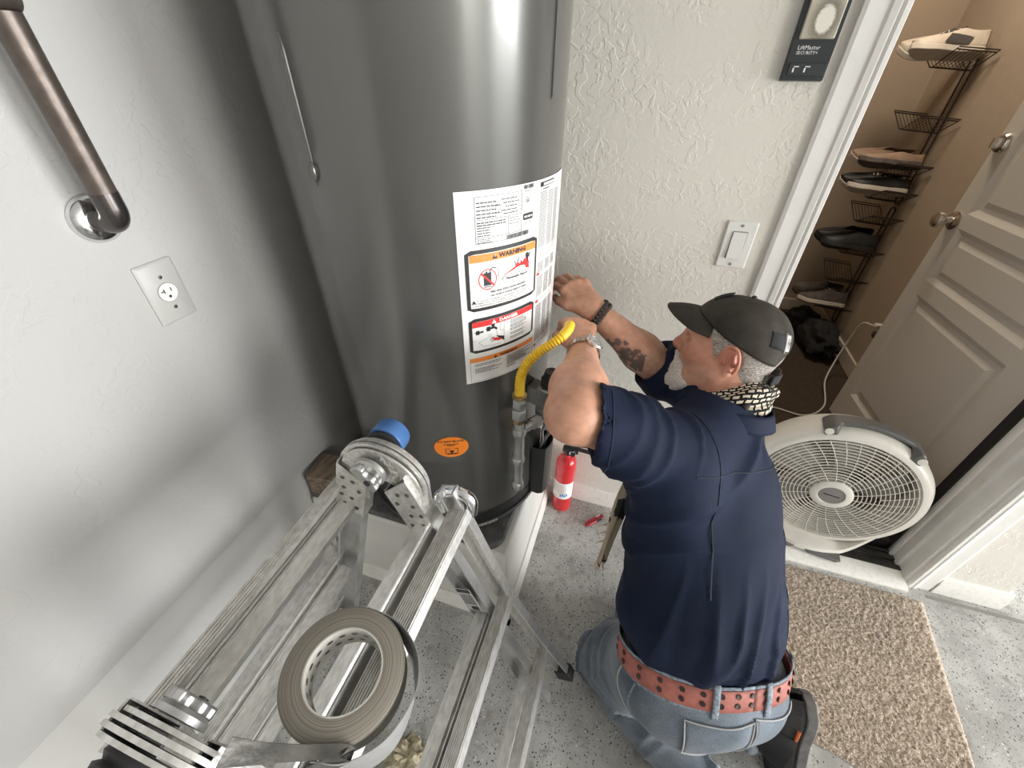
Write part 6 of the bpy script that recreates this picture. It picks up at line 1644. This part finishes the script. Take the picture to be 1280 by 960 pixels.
def denim():
    m = mat('faded_denim', (.155, .195, .245), .85, spec=.15, sheen=.2); N = m.node_tree.nodes; L = m.node_tree.links; b = N['Principled BSDF']
    tc = N['Texture Coordinate']; n1 = N.new('ShaderNodeTexNoise'); n1.inputs['Scale'].default_value = 7; n1.inputs['Detail'].default_value = 6; L.new(tc.outputs['Object'], n1.inputs['Vector'])
    rp = N.new('ShaderNodeValToRGB'); rp.color_ramp.elements[0].position = .36; rp.color_ramp.elements[0].color = (.078, .100, .128, 1); rp.color_ramp.elements[1].position = .66; rp.color_ramp.elements[1].color = (.225, .262, .300, 1); L.new(n1.outputs['Fac'], rp.inputs['Fac'])
    n2 = N.new('ShaderNodeTexNoise'); n2.inputs['Scale'].default_value = 500; n2.inputs['Detail'].default_value = 2; L.new(tc.outputs['Object'], n2.inputs['Vector'])
    r2 = N.new('ShaderNodeValToRGB'); r2.color_ramp.elements[0].position = .35; r2.color_ramp.elements[0].color = (.72, .74, .78, 1); r2.color_ramp.elements[1].position = .65; r2.color_ramp.elements[1].color = (1.12, 1.1, 1.08, 1); L.new(n2.outputs['Fac'], r2.inputs['Fac'])
    mx = N.new('ShaderNodeMix'); mx.data_type = 'RGBA'; mx.blend_type = 'MULTIPLY'; mx.inputs['Factor'].default_value = 1; L.new(rp.outputs['Color'], mx.inputs['A']); L.new(r2.outputs['Color'], mx.inputs['B']); L.new(mx.outputs['Result'], b.inputs['Base Color'])
    bp = N.new('ShaderNodeBump'); bp.inputs['Distance'].default_value = .0008; L.new(n2.outputs['Fac'], bp.inputs['Height']); L.new(bp.outputs['Normal'], b.inputs['Normal']); return m
M['denim'] = denim()
je = field_obj('jeans', Vj, Fj, M['denim'], man, 2, jfold); je['label'] = 'faded blue jeans'
jb = bvh_of(je)
M['stitch'] = mat('stitch_pale', (.36, .37, .37), .8); M['denim_dark'] = mat('denim_dark', (.060, .080, .110), .85, bump=.001, bscale=400)
M['denim_seam'] = mat('denim_pale', (.25, .30, .35), .85, var=.5, vscale=160, bump=.001, bscale=400)
def around(bv, u, a, r0=.30, off=.0, ctr=None):
    # hit the cloth from outside at height u above the pelvis, direction a (0 = back, +90 = left)
    dr = -FW * math.cos(R(a)) + LT * math.sin(R(a)); c_ = tb(u); h = bv.ray_cast(Vector(c_ + dr * r0), Vector(-dr)); return (h[0] + h[1] * off, h[1]) if h[0] is not None else (Vector(c_ + dr * .15), Vector(dr))
# belt: a band swept round the waist of the jeans
M['belt'] = mat('belt_leather', (.42, .135, .105), .6, var=.30, vscale=40, bump=.0008, bscale=200)
def beltP(u, v):
    a = 360 * u; q, n_ = around(jb, .016, a, off=.006); return q + Vector(UP) * ((v - .5) * .042)
m = MB(); m.grid(72, 3, beltP); o = part('belt', m, M['belt'], man, angle=60); sd = o.modifiers.new('t', 'SOLIDIFY'); sd.thickness = .004; sd.offset = 1; o['label'] = 'salmon leather belt with two rows of dark eyelets'; belt = o
m = MB()
for k in range(26):
    for dv in (-.0095, .0095):
        a = 360 * k / 26 + 2; q, n_ = around(jb, .016, a, off=.0112); dr = (-FW * math.cos(R(a)) + LT * math.sin(R(a)))
        m.lathe([(0, 0), (.0036, 0), (.0056, .0004), (.0056, .0014), (.0036, .0014), (0, .0006)], q + Vector(UP) * dv, dr, 10)
o = part('eyelet', m, mat('eyelet_dark', (.05, .03, .028), .4, metal=.4), belt); o['kind'] = 'stuff'
# waistband below the belt and belt loops
m = MB()
m.grid(72, 2, lambda u, v: around(jb, .016, 360 * u, off=.004)[0] + Vector(UP) * (-.020 - .020 * v) + Vector(-FW * math.cos(2 * PI * u) + LT * math.sin(2 * PI * u)) * .004)
o = part('waistband', m, M['denim_seam'], je, angle=70)
m = MB()
m.grid(72, 1, lambda u, v: around(jb, .016, 360 * u, off=.0105)[0] + Vector(UP) * (.021 + .006 * v))
o = part('waistband_top', m, M['denim_seam'], je, angle=70); sd = o.modifiers.new('t', 'SOLIDIFY'); sd.thickness = .002
for a in (-62, -14, 34, -120, 150):
    def loopP(u, v):
        q, n_ = around(jb, .016, a + (u - .5) * 5.2, off=.0125 + .003 * math.sin(PI * v)); return q + Vector(UP) * (.030 - .068 * v)
    m = MB(); m.grid(3, 8, loopP); o = part('belt_loop', m, M['denim_seam'], je); sd = o.modifiers.new('t', 'SOLIDIFY'); sd.thickness = .0025
def surf_patch(name, cen, ex, ey, poly, d, off, m, parent, stitch=None, n=14):
    # patch shot onto the cloth: poly(u, v) in metres along ex, ey
    vs = []; ok = True
    for j in range(n + 1):
        for i in range(n + 1):
            x, y = poly(i / n, j / n); p = A_(cen) + A_(ex) * x + A_(ey) * y - A_(d) * .2; h = jb.ray_cast(Vector(p), Vector(d)); vs.append(h[0] + h[1] * off if h[0] is not None else Vector(p + A_(d) * .2))
    mb = MB(); mb.add(vs, [(j * (n + 1) + i, j * (n + 1) + i + 1, (j + 1) * (n + 1) + i + 1, (j + 1) * (n + 1) + i) for j in range(n) for i in range(n)])
    o = part(name, mb, m, parent, angle=70); sd = o.modifiers.new('t', 'SOLIDIFY'); sd.thickness = .0022
    ring = [vs[i] for i in range(n + 1)] + [vs[(k + 1) * (n + 1) + n] for k in range(n)] + [vs[n * (n + 1) + n - 1 - k] for k in range(n)] + [vs[(n - 1 - k) * (n + 1)] for k in range(n - 1)]
    sm_ = MB(); sm_.tube([q - Vector(d) * .0012 for q in ring], .0016, 6, closed=True); part('pocket_edge', sm_, M['stitch'], o); return o
def pocket(u, v):
    w = .066; y = .046 * (1 - v) - .050 * v; y -= (v ** 4) * .018 * (1 - abs(2 * u - 1)); return ((u - .5) * 2 * w * (1 - .12 * v), y)
for a in (28, -30):
    q, n_ = around(jb, -.072, a); d_ = -(A_(-FW) * math.cos(R(a)) + LT * math.sin(R(a))); ex_ = np.cross(UP, -d_)
    surf_patch('back_pocket', q, ex_, UP, pocket, nrm(d_ - UP * -.35), .0022, M['denim'], je)
# side seam and front pocket edge on the left hip
pts = [tb(-.01 - .16 * i / 16, .30, -.01 + .05 * i / 16) for i in range(17)]; seam(jb, pts, [-LT] * 17, .0022, M['denim_seam'], je, 'side_seam')
pts = [tb(-.005 - .10 * i / 10, .30, .035 + .010 * math.sin(i / 10 * PI)) for i in range(11)]; seam(jb, pts, [-LT] * 11, .0022, M['stitch'], je, 'front_pocket_edge')
m = MB(); e1 = nrm(np.cross(dk, A_((0, 0, 1)))); e2 = np.cross(dk, e1)
m.lathe([(.058, -.034), (.0595, -.010), (.058, -.008), (.052, -.009), (.052, -.034)], Vector(J['ankR']), dk, 40, x=e1); part('trouser_hem', m, M['denim_seam'], je)

# ---- right work shoe, toes on the floor, sole turned away
so_n = nrm((.93, .02, .10)); to_d = nrm(A_((-.20, -.30, -.93)) - so_n * float(so_n @ A_((-.20, -.30, -.93)))); sd_d = np.cross(-so_n, to_d)
Ms = Matrix((to_d, sd_d, -so_n)).transposed().to_4x4()
def shoe_on(heel, L, W, Hh, toe, flip=1):
    up, so, ins = shoe_mesh(L, W, Hh, toe, .40); Mx = Matrix.Translation(Vector(heel)) @ Ms
    return [xf(b, Mx) for b in (up, so, ins)] + [Mx]
up, so, ins, Mx = shoe_on(A_((.612, .540, .262)), .285, .102, .108, .062)
rs_ = bpy.data.objects.new('work_shoe', None); C.objects.link(rs_); rs_.parent = man; rs_['label'] = 'black work shoe with an orange stripe and grey sole edge'
o = part('upper', up, mat('shoe_suede', (.020, .019, .018), .85, bump=.001, bscale=300), rs_); sd = o.modifiers.new('t', 'SOLIDIFY'); sd.thickness = .005; sd.offset = -1
part('sole', so, mat('sole_grey', (.16, .155, .15), .7, var=.4, vscale=40), rs_, bevel=.003)
part('insole', ins, M['black'], rs_)
m = MB(); L_ = .285
for s_ in (1, -1):
    st_ = [(.10, .030), (.135, .030), (.20, .058), (.16, .078)]
    for (xa, za), (xb, zb) in ((st_[0], st_[1]), (st_[1], st_[2]), (st_[2], st_[3])):
        n_ = 6
        for i in range(n_):
            pass
    pl = spline([(xa, 0, za) for xa, za in ((.060, .034), (.110, .036), (.140, .052), (.150, .080))], 5)
    q = []
    for p in pl:
        t = p.x / L_; w = .051 * (0.72 + 0.10 * math.sin(PI * min(1, t / .35)) + 0.28 * math.exp(-((t - 0.70) / 0.20) ** 2)); hgt = .104; rim = w * .55; a = math.asin(min(1, max(0, (p.z - .018) / (hgt - .018))) ** (1 / .9))
        q.append(Mx @ V(p.x, s_ * (rim + (w - rim) * math.cos(a) ** .75 + .001), p.z))
    m.tube(q, .0042, 6)
part('orange_stripe', m, mat('stripe_orange', (.62, .15, .045), .5), rs_)
m = MB()
for k in range(5):
    x = .118 + .017 * k; z = .100 - .007 * k
    m.tube([Mx @ V(x, -.026, z - .014), Mx @ V(x + .005, 0, z + .006), Mx @ V(x, .026, z - .014)], .0024, 6)
m.tube([Mx @ p for p in spline([(.112, 0, .104), (.100, .028, .112), (.112, .040, .100), (.118, .006, .106), (.105, -.03, .112), (.118, -.040, .098), (.120, 0, .105)], 5)], .0024, 6)
part('laces', m, M['black'], rs_)
m = MB(); m.cyl(J['ankR'] - dk * .06, J['ankR'] + dk * .045 + A_((.01, 0, -.02)), .046, .044, n=20); part('sock', m, mat('sock', (.02, .02, .021), .9), man)
# left shoe, under the seat at the frame edge, top of the foot on the floor
to2 = nrm((.62, -.42, -.36)); sn2 = A_((.30, -.20, .93)); sn2 = nrm(sn2 - to2 * float(sn2 @ to2)); sd2 = np.cross(-sn2, to2)
up, so, ins = shoe_mesh(.285, .102, .108, .062, .40)
Mx2 = Matrix.Translation(Vector(J['ankL'] + sn2 * .070 - to2 * .030 + A_((0, 0, .036)))) @ Matrix((to2, sd2, -sn2)).transposed().to_4x4()
up, so, ins = [xf(b_, Mx2) for b_ in (up, so, ins)]
ls_ = bpy.data.objects.new('work_shoe', None); C.objects.link(ls_); ls_.parent = man
o = part('upper', up, bpy.data.materials['shoe_suede'], ls_); sd = o.modifiers.new('t', 'SOLIDIFY'); sd.thickness = .005; sd.offset = -1
part('sole', so, bpy.data.materials['sole_grey'], ls_, bevel=.003); part('insole', ins, M['black'], ls_)

# ---- watch on the left wrist, bracelets on the right wrist
wd = nrm(J['elL'] - J['wrL']); wc = J['wrL'] + wd * .014
bk2 = nrm(A_((.55, -.25, .80)) - wd * float(wd @ A_((.55, -.25, .80)))); sx_ = np.cross(wd, bk2)
watch = bpy.data.objects.new('wrist_watch', None); C.objects.link(watch); watch.parent = man; watch['label'] = 'steel wrist watch on a link bracelet'
m = MB(); nl = 26
for k in range(nl):
    a = 2 * PI * k / nl; dr = bk2 * math.cos(a) + sx_ * math.sin(a); tg = -bk2 * math.sin(a) + sx_ * math.cos(a)
    if math.cos(a) > .86: continue
    Mk = Matrix((tg, wd, dr)).transposed()
    for off, w in ((-.0068, .005), (0, .0075), (.0068, .005)): m.box(wc + dr * .0345 + wd * off, (.0074, w, .0034), Mk)
part('bracelet_links', m, M['nickel'], watch)['kind'] = 'stuff'
m = MB(); m.lathe([(0, 0), (.0190, 0), (.0205, .003), (.0205, .008), (.0185, .0105), (.0155, .0110), (.0155, .0100)], wc + bk2 * .031, bk2, 36); m.cyl(wc + bk2 * .036 + wd * .020, wc + bk2 * .036 + wd * .0245, .003, n=12)
for k in range(24):
    a = 2 * PI * k / 24; m.box(wc + bk2 * .039 + wd * (.0200 * math.cos(a)) + sx_ * (.0200 * math.sin(a)), (.0022, .0022, .004), Matrix((wd, sx_, bk2)).transposed())
part('watch_case', m, M['chrome'], watch)
m = MB(); m.lathe([(0, 0), (.0156, 0)], wc + bk2 * .0411, bk2, 32); part('watch_dial', m, mat('dial', (.30, .30, .29), .25), watch)
m = MB()
for k in range(12):
    a = 2 * PI * k / 12; m.box(wc + bk2 * .0415 + wd * (.0130 * math.cos(a)) + sx_ * (.0130 * math.sin(a)), (.0024, .0010, .0004), Matrix((wd * math.cos(a) + sx_ * math.sin(a), -wd * math.sin(a) + sx_ * math.cos(a), bk2)).transposed())
m.bar(Vector(wc + bk2 * .0416), Vector(wc + bk2 * .0416 + wd * .010 + sx_ * .004), .0012, .0004, bk2); m.bar(Vector(wc + bk2 * .0416), Vector(wc + bk2 * .0416 - sx_ * .008), .0014, .0004, bk2)
part('watch_hand', m, M['ink'], watch)
rd = nrm(J['elR'] - J['wrR'])
for j, (off, rr2, nb_, mt) in enumerate(((.006, .0345, 22, 'black'), (.018, .0355, 30, 'shoe_grey'))):
    m = MB(); e1 = nrm(np.cross(rd, A_((.1, .2, 1)))); e2 = np.cross(rd, e1)
    for k in range(nb_):
        a = 2 * PI * k / nb_; m.ball(J['wrR'] + rd * (off + .002 * math.sin(3 * a)) + (e1 * math.cos(a) + e2 * math.sin(a)) * rr2, .0056 - .0012 * j, 8, 6)
    o = part('bead_bracelet', m, M[mt], man); o['label'] = ('black bead bracelet', 'thin dark braided bracelet')[j]; o['kind'] = 'stuff'
m = MB(); p = J['wrR'] + rd * .018 + A_((0, -.02, -.033)); m.tube([Vector(p), Vector(p + A_((-.003, -.004, -.012))), Vector(p + A_((-.001, -.005, -.026)))], .0016, 6); part('bracelet_cord', m, M['black'], man)
